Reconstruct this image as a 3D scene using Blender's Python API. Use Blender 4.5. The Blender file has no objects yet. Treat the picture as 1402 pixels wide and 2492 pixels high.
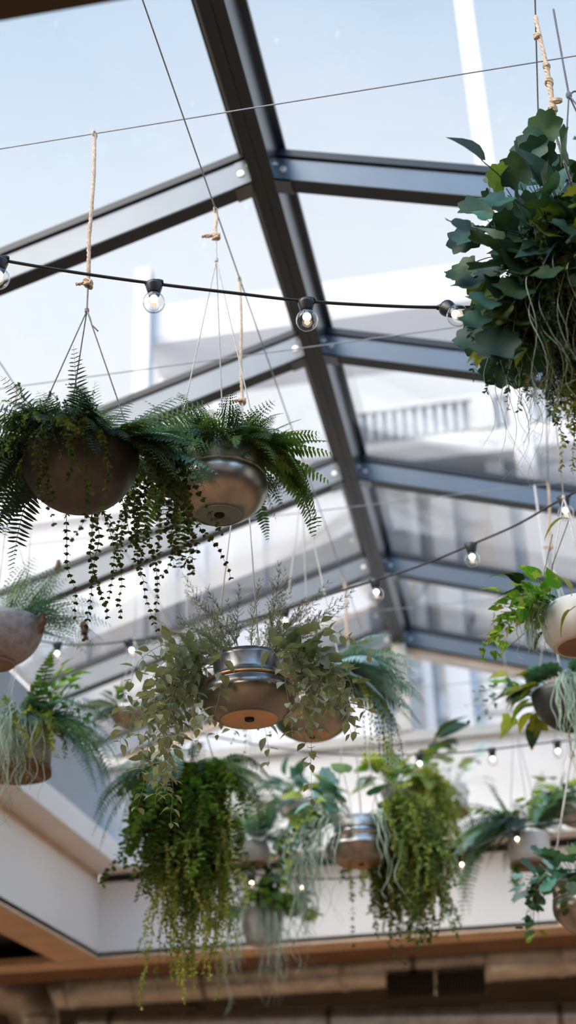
import bpy, math, random
from mathutils import Vector, Matrix
rnd = random.Random(7)
C = bpy.context.scene.collection
PI = math.pi
V = Vector
# ------------------------------------------------------------------ camera (built around the origin, lifted to eye height at the end)
EYE = 1.6
F_PX, PITCH, YAW, ROLL = 3288.4, .490, .1632, -.0394
fw = V((-math.sin(YAW)*math.cos(PITCH), math.cos(YAW)*math.cos(PITCH), math.sin(PITCH)))
r0 = V((math.cos(YAW), math.sin(YAW), 0)); u0 = r0.cross(fw)
rt = r0*math.cos(ROLL) + u0*math.sin(ROLL); up_ = -r0*math.sin(ROLL) + u0*math.cos(ROLL)
def ray(x, y): return fw + rt*((x-701)/F_PX) - up_*((y-1246)/F_PX)
def atY(x, y, Y):
    d = ray(x, y); return d*(Y/d.y)
def atD(x, y, D): return ray(x, y)*D
def zfor(X, Y, py):            # height of the point above (X,Y) seen at image row py
    lo, hi = -2., 6.
    for _ in range(50):
        m = (lo+hi)/2; p = V((X, Y, m)); d = p.dot(fw)
        yy = 1246 - F_PX*p.dot(up_)/d
        if yy < py: hi = m
        else: lo = m
    return lo
# ------------------------------------------------------------------ materials
MATS = {}
def new_mat(name):
    m = bpy.data.materials.new(name); m.use_nodes = True
    nt = m.node_tree; nt.nodes.clear()
    out = nt.nodes.new('ShaderNodeOutputMaterial')
    return m, nt, out
def N(nt, t, **kw):
    n = nt.nodes.new(t)
    for k, v in kw.items():
        if hasattr(n, k): setattr(n, k, v)
    return n
def mix_rgb(nt, a, b, fac, mode='MIX'):
    n = nt.nodes.new('ShaderNodeMix'); n.data_type = 'RGBA'; n.blend_type = mode
    for sock, v in ((n.inputs[6], a), (n.inputs[7], b), (n.inputs[0], fac)):
        if hasattr(v, 'is_output'): nt.links.new(v, sock)
        elif isinstance(v, (int, float)): sock.default_value = v
        else: sock.default_value = (*v, 1)
    return n.outputs[2]
def solid(name, col, rough=.6, metal=0., var=.12, scale=8., bump=0., col2=None, lo=.35, hi=.65, detail=4, bscale=None, spec=.5):
    m, nt, out = new_mat(name)
    b = N(nt, 'ShaderNodeBsdfPrincipled')
    tc = N(nt, 'ShaderNodeTexCoord')
    no = N(nt, 'ShaderNodeTexNoise'); no.inputs['Scale'].default_value = scale; no.inputs['Detail'].default_value = detail
    nt.links.new(tc.outputs['Object'], no.inputs['Vector'])
    rp = N(nt, 'ShaderNodeValToRGB'); rp.color_ramp.elements[0].position = lo; rp.color_ramp.elements[1].position = hi
    nt.links.new(no.outputs['Fac'], rp.inputs[0])
    c2 = col2 if col2 else tuple(min(1, c*(1-var)) for c in col)
    c = mix_rgb(nt, col, c2, rp.outputs[0])
    nt.links.new(c, b.inputs['Base Color'])
    b.inputs['Roughness'].default_value = rough; b.inputs['Metallic'].default_value = metal
    b.inputs['Specular IOR Level'].default_value = spec
    if bump:
        bp = N(nt, 'ShaderNodeBump'); bp.inputs['Strength'].default_value = bump; bp.inputs['Distance'].default_value = .01
        n2 = N(nt, 'ShaderNodeTexNoise'); n2.inputs['Scale'].default_value = bscale or scale*3
        nt.links.new(tc.outputs['Object'], n2.inputs['Vector'])
        nt.links.new(n2.outputs['Fac'], bp.inputs['Height']); nt.links.new(bp.outputs[0], b.inputs['Normal'])
    nt.links.new(b.outputs[0], out.inputs[0])
    MATS[name] = m; return m
def leafmat(name, col, col2=None, trans=.35, rough=.5, scale=25, var=.35, lo=.45, hi=.6):
    m, nt, out = new_mat(name)
    b = N(nt, 'ShaderNodeBsdfPrincipled'); b.inputs['Roughness'].default_value = rough; b.inputs['Specular IOR Level'].default_value = .35
    tc = N(nt, 'ShaderNodeTexCoord'); oi = N(nt, 'ShaderNodeObjectInfo')
    no = N(nt, 'ShaderNodeTexNoise'); no.inputs['Scale'].default_value = scale; no.inputs['Detail'].default_value = 2
    nt.links.new(tc.outputs['Object'], no.inputs['Vector'])
    rp = N(nt, 'ShaderNodeValToRGB'); rp.color_ramp.elements[0].position = lo; rp.color_ramp.elements[1].position = hi
    nt.links.new(no.outputs['Fac'], rp.inputs[0])
    c2 = col2 if col2 else tuple(c*.65 for c in col)
    c = mix_rgb(nt, col, c2, rp.outputs[0])
    hs = N(nt, 'ShaderNodeHueSaturation')
    mr = N(nt, 'ShaderNodeMapRange'); mr.inputs[3].default_value = 1-var; mr.inputs[4].default_value = 1+var
    nt.links.new(oi.outputs['Random'], mr.inputs[0]); nt.links.new(mr.outputs[0], hs.inputs['Value'])
    nt.links.new(c, hs.inputs['Color']); nt.links.new(hs.outputs[0], b.inputs['Base Color'])
    tr = N(nt, 'ShaderNodeBsdfTranslucent')
    g = mix_rgb(nt, hs.outputs[0], (1., 1., .35), 1., 'MULTIPLY')
    nt.links.new(g, tr.inputs[0])
    mx = N(nt, 'ShaderNodeMixShader'); mx.inputs[0].default_value = trans
    nt.links.new(b.outputs[0], mx.inputs[1]); nt.links.new(tr.outputs[0], mx.inputs[2]); nt.links.new(mx.outputs[0], out.inputs[0])
    MATS[name] = m; return m
def glassmat(name, tint, refl=.06, rough=.0):
    m, nt, out = new_mat(name)
    t = N(nt, 'ShaderNodeBsdfTransparent'); t.inputs[0].default_value = (*tint, 1)
    g = N(nt, 'ShaderNodeBsdfGlossy'); g.inputs['Roughness'].default_value = rough
    lw = N(nt, 'ShaderNodeLayerWeight'); lw.inputs[0].default_value = .12
    mu = N(nt, 'ShaderNodeMath', operation='MULTIPLY_ADD'); mu.inputs[1].default_value = .7; mu.inputs[2].default_value = refl*.5
    nt.links.new(lw.outputs['Fresnel'], mu.inputs[0])
    mx = N(nt, 'ShaderNodeMixShader')
    nt.links.new(mu.outputs[0], mx.inputs[0]); nt.links.new(t.outputs[0], mx.inputs[1]); nt.links.new(g.outputs[0], mx.inputs[2])
    nt.links.new(mx.outputs[0], out.inputs[0]); MATS[name] = m; return m
def emit(name, col, s):
    m, nt, out = new_mat(name); e = N(nt, 'ShaderNodeEmission'); e.inputs[0].default_value = (*col, 1); e.inputs[1].default_value = s
    nt.links.new(e.outputs[0], out.inputs[0]); MATS[name] = m; return m

M_frame = solid('anodised_frame', (.15, .168, .188), .30, .85, var=.1, scale=3)
M_under = solid('black_underside', (.014, .018, .022), .45, 0, var=.2, scale=3)  # black strips added to give the metal frame's undersides their dim look
M_gasket = solid('black_gasket', (.012, .016, .022), .35, 0)
M_seal = solid('grey_seal', (.3, .3, .29), .5, .3)
M_bolt = solid('bright_bolt', (.85, .83, .78), .25, .8)
M_white = solid('white_plaster', (.84, .83, .80), .8, 0, var=.05, scale=1.5, bump=.05)
M_grey = solid('grey_upstand', (.38, .42, .455), .8, 0, var=.12, scale=4)
M_cream = solid('cream_render', (.72, .69, .66), .85, 0, var=.08, scale=3)
M_tan = solid('tan_plywood', (.74, .56, .40), .6, 0, var=.2, scale=5)
M_brown = solid('brown_plywood', (.20, .09, .035), .55, 0, var=.3, scale=4)
M_dark = solid('dark_ceiling', (.06, .05, .042), .9, 0, var=.3, scale=2)
M_floor = solid('floor_timber', (.30, .21, .15), .7, 0, var=.4, scale=3)
M_room = solid('room_wall', (.13, .115, .10), .85, 0, var=.2, scale=1)
M_post = solid('taupe_post', (.52, .49, .45), .6, 0, var=.08)
M_sill = solid('taupe_sill', (.48, .46, .43), .6, 0, var=.08)
M_duct = solid('galvanised_duct', (.62, .62, .60), .38, .7, var=.3, scale=9)
M_ductd = solid('duct_collar', (.22, .21, .2), .4, .8)
M_slot = solid('black_slot', (.008, .008, .01), .6)
M_glass = glassmat('roof_glass', (.985, .99, .995))
M_bulbg = glassmat('bulb_glass', (.97, .97, .96), refl=.10)
M_glow = emit('bulb_glow', (1., .93, .86), 5.)
M_bwarm = emit('warm_bulb_glow', (1., .78, .5), 9.)
M_fil = emit('filament_glow', (1., .72, .52), 1.1)
M_rubber = solid('black_cable', (.012, .014, .02), .45)
M_socket = solid('black_socket', (.012, .014, .018), .35)
M_wire = solid('steel_cable', (.32, .34, .38), .4, .5)
M_jute = solid('jute_rope', (.72, .57, .43), .9, 0, var=.35, scale=120, bump=.3)
M_cord = solid('cotton_cord', (.66, .64, .61), .9, 0, var=.2, scale=150, bump=.3)
M_gcord = solid('grey_cord', (.36, .35, .35), .9, 0, var=.2, scale=150, bump=.3)
M_dcord = solid('dark_cord', (.12, .13, .16), .8, 0)
M_graph = solid('graphite_bowl', (.06, .064, .07), .45, .35, col2=(.12, .12, .12), scale=14, bump=.15, lo=.4, hi=.75)
M_pewter = solid('pewter_metal', (.42, .41, .40), .30, .92, col2=(.24, .20, .17), scale=9, bump=.08, lo=.5, hi=.72)
M_pewter2 = solid('dark_pewter', (.27, .27, .28), .28, .92, col2=(.17, .16, .15), scale=9, bump=.08, lo=.5, hi=.72)
M_copper = solid('copper_base', (.72, .40, .22), .30, .9, col2=(.5, .33, .2), scale=10)
M_tin = solid('worn_tin', (.55, .56, .57), .4, .85, col2=(.3, .28, .26), scale=30, bump=.15)
M_conc = solid('concrete_bowl', (.36, .35, .36), .8, 0, col2=(.22, .21, .22), scale=35, bump=.25, lo=.4, hi=.7)
M_pot = solid('grey_ceramic', (.46, .45, .43), .6, 0, col2=(.36, .35, .33), scale=20)
M_potw = solid('white_ceramic', (.66, .66, .64), .5, 0, var=.1, scale=10)
M_terra = solid('brown_clay', (.26, .17, .13), .7, 0, var=.2)
M_wood = solid('wooden_base', (.22, .125, .07), .6, 0, var=.3, scale=12)
M_soil = solid('soil', (.05, .035, .025), .95, 0, var=.4, scale=60)
M_hole = solid('drain_hole', (.004, .004, .005), .8)
M_bldg = solid('white_render', (.42, .41, .41), .85, 0, var=.04, scale=.4)
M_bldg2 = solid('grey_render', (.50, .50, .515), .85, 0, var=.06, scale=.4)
M_bldg3 = solid('pale_cream_render', (.52, .50, .485), .85, 0, var=.05, scale=.4)  # even pale cream for the right-hand house
M_slats = solid('grey_slats', (.38, .40, .42), .7, 0, var=.1, scale=2)
M_bwin = solid('building_window', (.46, .49, .53), .25, 0, var=.3, scale=.7)
M_ground = solid('paving', (.55, .55, .55), .9)
L_fern = leafmat('fern_green', (.07, .155, .05), (.11, .20, .06), .40)
L_fernd = leafmat('dark_fern', (.035, .085, .055), (.03, .07, .07), .25)
L_fernb = leafmat('blue_fern', (.17, .36, .31), (.10, .24, .20), .30)
L_wax = leafmat('fresh_fern', (.16, .30, .07), (.08, .18, .05), .40)
L_dots = leafmat('button_vine', (.05, .085, .03), (.10, .13, .04), .30)
L_moss = leafmat('trailing_moss', (.42, .48, .12), (.24, .32, .08), .45, scale=12)
L_mossd = leafmat('dark_moss', (.15, .25, .07), (.09, .16, .04), .40, scale=12)
L_tend = leafmat('pale_tendril', (.52, .66, .56), (.36, .52, .42), .25)
L_sage = leafmat('sage_leaf', (.33, .40, .31), (.22, .29, .22), .30, scale=18, var=.3)
L_wisp = leafmat('grey_plume', (.30, .27, .22), (.42, .46, .36), .25, scale=8)
L_wispg = leafmat('green_plume', (.32, .42, .33), (.2, .28, .2), .25, scale=8)
L_pine = leafmat('blue_spruce', (.36, .54, .60), (.22, .38, .42), .25, scale=9)
L_pined = leafmat('deep_spruce', (.12, .26, .24), (.16, .3, .28), .25, scale=9)
L_poth = leafmat('pothos', (.12, .34, .05), (.42, .56, .16), .40, scale=38, lo=.50, hi=.62)
L_olive = leafmat('olive_leaf', (.28, .30, .05), (.17, .22, .04), .40, scale=14)
L_dark = leafmat('dark_leaf', (.025, .07, .035), (.04, .09, .03), .20)
L_gera = leafmat('geranium_leaf', (.045, .13, .10), (.03, .085, .075), .25, scale=16)
L_ivy = leafmat('ivy_leaf', (.10, .27, .20), (.06, .18, .13), .30, scale=16)
L_teal = leafmat('teal_leaf', (.30, .48, .44), (.16, .32, .30), .30, scale=10)
L_pale = leafmat('pale_leaf', (.45, .58, .48), (.30, .42, .32), .40, scale=14)
L_lime = leafmat('lime_leaf', (.40, .50, .10), (.30, .42, .08), .45, scale=14)
L_stem = leafmat('stem', (.16, .14, .08), (.12, .14, .06), .1)
L_bgrey = leafmat('blue_grey_leaf', (.36, .44, .48), (.26, .33, .36), .30, scale=10)
M_cone = solid('brown_seed_head', (.20, .10, .065), .9, 0, var=.5, scale=80)

# ------------------------------------------------------------------ mesh builder
def perp(d):
    a = V((0, 0, 1)) if abs(d.z) < .9 else V((1, 0, 0))
    s = d.cross(a).normalized(); return s, s.cross(d).normalized()
class MB:
    def __init__(s): s.v = []; s.f = []; s.mi = []
    def add(s, vs, fs, mi=0):
        k = len(s.v); s.v += [tuple(x) for x in vs]; s.f += [tuple(i+k for i in f) for f in fs]; s.mi += [mi]*len(fs)
    def prism(s, poly, axis_pts, mi=0):   # poly: list of offset vectors, axis_pts: two points
        n = len(poly); a, b = axis_pts
        vs = [a+p for p in poly]+[b+p for p in poly]
        fs = [(i, (i+1) % n, n+(i+1) % n, n+i) for i in range(n)] + [tuple(range(n))[::-1], tuple(range(n, 2*n))]
        s.add(vs, fs, mi)
    def box(s, x0, x1, y0, y1, z0, z1, mi=0):
        vs = [(x, y, z) for z in (z0, z1) for y in (y0, y1) for x in (x0, x1)]
        s.add(vs, [(0, 2, 3, 1), (4, 5, 7, 6), (0, 1, 5, 4), (2, 6, 7, 3), (0, 4, 6, 2), (1, 3, 7, 5)], mi)
    def tube(s, pts, rad, n=6, cap=True, mi=0):
        pts = [V(p) for p in pts]; m = len(pts)
        if not hasattr(rad, '__len__'): rad = [rad]*m
        vs = []; d0 = (pts[1]-pts[0]).normalized(); a, b = perp(d0)
        for i, p in enumerate(pts):
            d = (pts[min(i+1, m-1)]-pts[max(i-1, 0)])
            d = d.normalized() if d.length > 1e-9 else d0
            a = (a-d*a.dot(d)); a = a.normalized() if a.length > 1e-6 else perp(d)[0]
            b = d.cross(a)
            for k in range(n):
                t = 2*PI*k/n; vs.append(p+(a*math.cos(t)+b*math.sin(t))*rad[i])
        fs = [(i*n+k, i*n+(k+1) % n, (i+1)*n+(k+1) % n, (i+1)*n+k) for i in range(m-1) for k in range(n)]
        if cap: fs += [tuple(range(n))[::-1], tuple(range((m-1)*n, m*n))]
        s.add(vs, fs, mi)
    def rope(s, pts, r, strands=3, pitch=None, n=5, wob=0.):
        pts = [V(p) for p in pts]; pitch = pitch or r*7
        # resample
        out = []; acc = 0.
        for a, b in zip(pts, pts[1:]):
            L = (b-a).length; k = max(1, int(L/(pitch/8)))
            for i in range(k): out.append((a.lerp(b, i/k), acc+L*i/k, (b-a).normalized()))
            acc += L
        out.append((pts[-1], acc, (pts[-1]-pts[-2]).normalized()))
        for q in range(strands):
            P = []
            for p, l, d in out:
                a, b = perp(d); t = 2*PI*(l/pitch+q/strands)
                rr = r*.5*(1+wob*math.sin(l*90+q))
                P.append(p+(a*math.cos(t)+b*math.sin(t))*rr)
            s.tube(P, r*.56, n)
    def lathe(s, c, prof, seg=40, mi=0, squash=1.):
        c = V(c); m = len(prof); vs = []
        for r, z in prof:
            for k in range(seg):
                t = 2*PI*k/seg; vs.append(c+V((r*math.cos(t), r*math.sin(t)*squash, z)))
        fs = [(i*seg+k, i*seg+(k+1) % seg, (i+1)*seg+(k+1) % seg, (i+1)*seg+k) for i in range(m-1) for k in range(seg)]
        s.add(vs, fs, mi)
    def ball(s, c, r, n=10, sc=(1, 1, 1), mi=0):
        prof = [(r*math.sin(PI*i/n)*sc[0]+1e-5, -r*math.cos(PI*i/n)*sc[2]) for i in range(n+1)]
        s.lathe(c, prof, n*2, mi)
    def leaf(s, p, d, n, L, prof, fold=.25, droop=.25, mi=0):
        d = d.normalized(); sd = d.cross(n)
        sd = sd.normalized() if sd.length > 1e-6 else perp(d)[0]
        n = sd.cross(d); vs = []
        for t, w in prof:
            tt = max(t, 0.); cm = p+d*(L*tt)-n*(droop*L*tt*tt); cs = p+d*(L*t)-n*(droop*L*tt*tt)
            vs += [cs+sd*(w*L)+n*(fold*w*L), cm, cs-sd*(w*L)+n*(fold*w*L)]
        fs = []
        for i in range(len(prof)-1):
            a = i*3; fs += [(a, a+1, a+4, a+3), (a+1, a+2, a+5, a+4)]
        s.add(vs, fs, mi)
    def fan(s, p, d, n, L, shape, cup=.15, mi=0):
        d = d.normalized(); sd = d.cross(n)
        sd = sd.normalized() if sd.length > 1e-6 else perp(d)[0]
        n = sd.cross(d); c = p+d*(L*.42)+n*(-cup*L*.3); k = len(shape); vs = [c]
        for i, r in enumerate(shape):
            t = 2*PI*i/k
            q = c+(d*math.cos(t)+sd*math.sin(t))*(r*L*.55)+n*(cup*r*L*(.35+.25*math.sin(3*t)))
            vs.append(q)
        s.add(vs, [(0, 1+i, 1+(i+1) % k) for i in range(k)], mi)
    def build(s, name, mat, parent=None, smooth=True, origin=None):
        me = bpy.data.meshes.new(name)
        o0 = V(origin) if origin is not None else (V(parent['_o']) if parent is not None and '_o' in parent else V((0, 0, 0)))
        me.from_pydata([(a-o0.x, b-o0.y, c-o0.z) for a, b, c in s.v], [], s.f)
        for mm in (mat if isinstance(mat, (list, tuple)) else [mat]): me.materials.append(mm)
        if isinstance(mat, (list, tuple)): me.polygons.foreach_set('material_index', s.mi)
        if smooth: me.polygons.foreach_set('use_smooth', [True]*len(me.polygons))
        me.update()
        o = bpy.data.objects.new(name, me); C.objects.link(o)
        if parent is not None:
            o.parent = parent; o['_o'] = tuple(o0)
        else:
            o.location = o0; o['_o'] = tuple(o0)
        return o
def bev(o, w=.004, seg=2):
    m = o.modifiers.new('bevel', 'BEVEL'); m.width = w; m.segments = seg; m.limit_method = 'ANGLE'; m.angle_limit = math.radians(35); return o
def tag(o, label=None, cat=None, group=None, kind=None):
    if label: o['label'] = label
    if cat: o['category'] = cat
    if group: o['group'] = group
    if kind: o['kind'] = kind
    return o
def thing(name, loc, label, cat, group=None, kind=None):
    o = bpy.data.objects.new(name, None); C.objects.link(o); o.location = loc; o['_o'] = tuple(loc); o.empty_display_size = .05
    return tag(o, label, cat, group, kind)
def boxpart(name, mat, parent, *b, bv=0., smooth=False):
    m = MB(); m.box(*b); o = m.build(name, mat, parent, smooth=smooth)
    if bv: bev(o, bv)
    return o
def struct(name, mat, *b, label=None, bv=0.):
    m = MB(); m.box(*b); cx = ((b[0]+b[1])/2, (b[2]+b[3])/2, b[4]); o = m.build(name, mat, None, smooth=False, origin=cx)
    tag(o, label, None, None, 'structure')
    if bv: bev(o, bv)
    return o

# ------------------------------------------------------------------ THE SETTING
XL, XR, YN, YB = -3.03, 1.50, 1.50, 9.45          # light well
ZB = 1.76                                          # bottom of the well
RX, RZ, TH = -.752, 3.885, .302                    # ridge
Y0, SP = 4.246, 1.3
tn, cs_, sn = math.tan(TH), math.cos(TH), math.sin(TH)
EZ = RZ - tn*(RX-XL)                               # eave height
def slab(name, mat, x0, x1, y0, y1, z0, z1, label, cat='wall', bv=0.):
    o = struct(name, mat, x0, x1, y0, y1, z0, z1, label=label, bv=bv); o['category'] = cat; return o
YN = atY(0, 52, 1.).y*0 + (lambda d: ZB/d.z*d.y)(ray(0, 52))
slab('floor', M_floor, -9, 8, -6, 15, -1.75, -1.6, 'dark timber floor of the room below the light well', 'floor')
slab('wall_left', M_white, XL-.22, XL, YN, YB, ZB, 2.27, 'white bulkhead wall along the left side of the light well')
slab('wall_right', M_white, XR, XR+.22, YN, YB, ZB, 3.12, 'white bulkhead wall along the right side of the light well')
slab('wall_back', M_white, XL-.22, XR+.22, YB, YB+.22, ZB, 2.27, 'white bulkhead wall closing the far end of the light well')
slab('wall_front', M_white, XL-.22, XR+.22, YN-.22, YN, ZB+.1, 3.12, 'white bulkhead wall at the near end of the light well')
D = .20
slab('trim_1', M_white, XL-.1, XL+D, YN, YB, 2.325, 2.49, 'white beam projecting along the left bulkhead wall', 'beam', .006)
slab('trim_2', M_white, XL+D, XR, YB-D, YB+.1, 2.325, 2.49, 'white beam projecting along the far bulkhead wall', 'beam', .006)
slab('trim_3', M_slot, XL, XR, YB+.005, YB+.1, 2.255, 2.335, 'black strip standing in for the shadow gap under the far white beam', 'gap')  # solid black strip carries the shade of the recess
slab('trim_4', M_tan, XL-.16, XL-.01, YN, YB, 2.265, 2.33, 'thin brown strip under the left white beam', 'strip')
slab('wall_upstand_left', M_grey, XL-.1, XL, YN, YB, 2.485, EZ-.02, 'grey upstand wall above the left white beam')
slab('wall_upstand_back', M_cream, XL-.1, XR+.1, YB, YB+.12, 2.485, EZ-.06, 'pale plaster upstand below the gable window sill')
slab('trim_5', M_sill, XL-.1, XR+.1, YB-.05, YB+.14, EZ-.075, EZ+.0, 'taupe sill under the gable window', 'sill', .004)
slab('trim_6', M_tan, XL-.30, XL+.0, YN-.22, YB+.0, ZB-.02, ZB+.03, 'tan plywood edge under the left bulkhead', 'board', .004)
slab('trim_7', M_tan, XL-1.2, XR+.9, YB-.0, YB+.30, ZB-.02, ZB+.03, 'tan plywood edge under the far bulkhead', 'board', .004)
slab('trim_8', M_brown, XL-1.15, XR+.9, YB+.31, YB+.85, ZB+.0, ZB+.06, 'brown timber board beyond the tan plywood edge', 'board', .004)
cz = ZB+.16
slab('ceiling', M_dark, -9, XL-.22, -6, 15, cz, cz+.1, 'dark ceiling left of the light well', 'ceiling')
slab('ceiling_back', M_dark, XL-.22, XR+.22, YB+.22, 15, cz+.04, cz+.14, 'dark ceiling beyond the far bulkhead', 'ceiling')
slab('ceiling_front', M_dark, XL-.22, XR+.22, -6, YN, ZB, ZB+.1, 'brown ceiling overhead at the near end of the light well', 'ceiling')
slab('ceiling_right', M_dark, XR+.22, 8, -6, 15, cz, cz+.1, 'dark ceiling right of the light well', 'ceiling')
slab('wall_room_back', M_room, -9, 8, 15, 15.2, -1.75, cz+.2, 'dim far wall of the room behind the duct')
slab('wall_room_left', M_room, -9.2, -9, -6, 15, -1.75, cz+.2, 'dim left wall of the room')
slab('wall_room_right', M_room, 8, 8.2, -6, 15, -1.75, cz+.2, 'dim right wall of the room')
slab('wall_room_front', M_room, -9, 8, -6.2, -6, -1.75, cz+.2, 'dim wall of the room behind the viewer')

# ridge beam: tapered box, gasket and seals
Yr0, Yr1 = YN-.1, YB+.1
rb = thing('ridge_beam', (RX, Yr0, RZ), 'dark metal ridge beam running the length of the glass roof', 'beam', kind='structure')
m = MB(); m.prism([V((-.048, 0, 0)), V((-.001, 0, 0)), V((-.001, 0, .15)), V((-.070, 0, .15))], (V((RX, Yr0, RZ)), V((RX, Yr1, RZ)))); bev(m.build('beam_half', M_frame, rb, False), .0015)
m = MB(); m.prism([V((.001, 0, 0)), V((.048, 0, 0)), V((.070, 0, .15)), V((.001, 0, .15))], (V((RX, Yr0, RZ)), V((RX, Yr1, RZ)))); bev(m.build('beam_half', M_frame, rb, False), .0015)
for x0, x1 in ((-.0475, -.0015), (.0015, .0475)):
    m = MB(); m.box(RX+x0, RX+x1, Yr0, Yr1, RZ-.004, RZ-.0004); m.build('underside_strip', M_under, rb, False)
m = MB(); m.box(RX-.1, RX+.1, Yr0, Yr1, RZ+.151, RZ+.186); m.build('gasket', M_gasket, rb, False)
m = MB(); m.box(RX-.088, RX-.078, Yr0, Yr1, RZ+.135, RZ+.151); m.build('seal', M_seal, rb, False)
# rafters
names = ['nearest', 'second nearest', 'third', 'fourth', 'fifth', 'farthest']
def rafter(i, side):
    Y = Y0+SP*(i-1); half = (RX-XL+.05) if side < 0 else (XR-RX+.05)
    h = .14 if side < 0 else .118
    t = thing('rafter', (RX+side*.05, Y, RZ), '%s dark metal roof rafter on the %s slope, counted from the viewer' % (names[i], 'left' if side < 0 else 'right'), 'rafter', kind='structure')
    a = V((RX+side*.048, Y, RZ-.014)); b = a+V((side*half, 0, -half*tn)); uz = V((0, 0, 1)); wy = V((0, .078, 0))
    m = MB(); m.prism([V((0, 0, 0)), wy, wy+uz*h, uz*h], (a, b)); bev(m.build('beam', M_frame, t, False), .0015)
    m = MB(); z = uz*(h+.001)
    m.prism([z+V((0, -.012, 0)), z+V((0, .09, 0)), z+V((0, .09, .018)), z+V((0, -.012, .018))], (a, b))
    z = uz*(h+.024); m.prism([z+V((0, -.004, 0)), z+V((0, .082, 0)), z+V((0, .082, .02)), z+V((0, -.004, .02))], (a, b))
    m.build('gasket', M_gasket, t, False)
    m = MB(); m.prism([V((0, .0015, -.0035)), V((0, .0765, -.0035)), V((0, .0765, -.0004)), V((0, .0015, -.0004))], (a, b)); m.build('underside_strip', M_under, t, False)
    m = MB(); c = a+V((side*.0, 0, 0)); q = V((0, -.004, 0))
    e = c+V((side*.07, 0, -.07*tn))
    m.prism([V((0, -.003, -.012)), V((0, .080, -.012)), V((0, .080, -.001)), V((0, -.003, -.001))], (c, e)); m.prism([V((0, -.003, -.012)), V((0, -.0005, -.012)), V((0, -.0005, h-.01)), V((0, -.003, h-.01))], (c, e))
    m.build('end_plate', M_frame, t, False)
    bo = MB(); p = c+V((side*.042, -.003, -.042*tn+h*.42))
    bo.tube([p, p+V((0, -.006, 0))], [.0165, .014], 20); bo.tube([p+V((0, -.006, 0)), p+V((0, -.009, 0))], [.009, .008], 6)
    bo.build('bolt', M_bolt, t, False)
    bo = MB(); p = c+V((side*.012, -.003, -.012*tn+h*.62)); bo.tube([p, p+V((0, -.006, 0))], [.009, .008], 16); bo.build('bolt', M_bolt, t, False)
for i in range(0, 6):
    for sd in (-1, 1): rafter(i, sd)
# roof panes
wn = 1
ys = [YN-.1]+[Y0+SP*(i-1)+.039 for i in range(0, 6)]
for k in range(len(ys)-1):
    for sd in (-1, 1):
        half = (RX-XL+.1) if sd < 0 else (XR-RX+.1); h = .185 if sd < 0 else .163
        a = V((RX+sd*.03, ys[k]+.002, RZ+h-.02)); b = a+V((sd*half, 0, -half*tn)); L = ys[k+1]-ys[k]-.004
        m = MB(); m.prism([V((0, 0, 0)), V((0, L, 0)), V((0, L, .012)), V((0, 0, .012))], (a, b))
        o = m.build('window_%d' % wn, M_glass, None, False, origin=tuple(a)); tag(o, 'clear %s roof pane in the %s bay from the near end' % ('left' if sd < 0 else 'right', ['first', 'second', 'third', 'fourth', 'fifth', 'sixth'][k]), 'window', None, 'structure'); wn += 1
# gable: post, bottom rail, glass
slab('trim_9', M_post, RX-.05, RX+.05, YB-.06, YB+.04, EZ+.001, RZ-.03, 'taupe post under the ridge in the gable window', 'post', .004)
for sd in (-1, 1):
    half = (RX-XL) if sd < 0 else (XR-RX)
    a = V((RX+sd*.05, YB+.03, RZ-.075)); b = a+V((sd*half, 0, -half*tn))
    m = MB(); m.prism([V((0, 0, 0)), V((0, .1, 0)), V((0, .1, .06)), V((0, 0, .06))], (a, b))
    o = m.build('trim_%d' % (10 if sd < 0 else 11), M_tan, None, False, origin=tuple(a)); tag(o, 'sloping timber head of the gable window, %s half' % ('left' if sd < 0 else 'right'), 'trim', None, 'structure')
m = MB(); y = YB+.02
for sd in (-1, 1):
    half = (RX-XL) if sd < 0 else (XR-RX)
    vs = [V((RX+sd*.05, y, EZ)), V((RX+sd*half, y, EZ)), V((RX+sd*half, y, max(EZ+.002, RZ-half*tn))), V((RX+sd*.05, y, RZ))]
    vs2 = [v+V((0, .01, 0)) for v in vs]
    m.add(vs+vs2, [(0, 1, 2, 3), (7, 6, 5, 4), (0, 4, 5, 1), (1, 5, 6, 2), (2, 6, 7, 3), (3, 7, 4, 0)])
o = m.build('window_%d' % wn, M_glass, None, False, origin=(RX, y, EZ)); tag(o, 'gable window at the far end of the glass roof', 'window', None, 'structure')

# ------------------------------------------------------------------ ducts beyond the far bulkhead
def duct(p0, p1, r, label, nband=16, grilles=()):
    t = thing('ventilation_duct', tuple(p0), label, 'duct')
    m = MB(); n = 60; pts = [p0.lerp(p1, i/n) for i in range(n+1)]
    rr = [r*(1.0 if i % 2 else .992) for i in range(n+1)]
    m.tube(pts, rr, 32); m.build('pipe', M_duct, t)
    d = (p1-p0)
    for k in range(nband):
        f = (k+.5)/nband; c = p0+d*f; m = MB(); m.tube([c-d.normalized()*.022, c+d.normalized()*.022], r*1.035, 32); m.build('collar', M_duct if k % 3 else M_ductd, t, True)
    return t
q0, q1 = atY(-60, 2412, 11.3), atY(1460, 2392, 11.3)
q1.z = q0.z
DU = duct(q0, q1, .19, 'wide galvanised spiral duct with black grilles beyond the far bulkhead', 9)
dd = (q1-q0).normalized()
def grille(x0, x1, y0, y1, Y):
    a = atY(x0, y1, Y); b = atY(x1, y0, Y)
    X0, X1 = a.x, b.x; Z0, Z1 = min(a.z, b.z), max(a.z, b.z)
    m = MB(); m.box(X0, X1, Y, Y+.06, Z0, Z1); g = m.build('grille', M_slot, DU, False)
    m = MB(); n = 16
    for i in range(n):
        x = X0+(X1-X0)*(i+.5)/n; m.box(x-.004, x+.004, Y-.012, Y, Z0+.008, Z1-.008)
    m.build('louvre', M_ductd, g, False)
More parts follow.
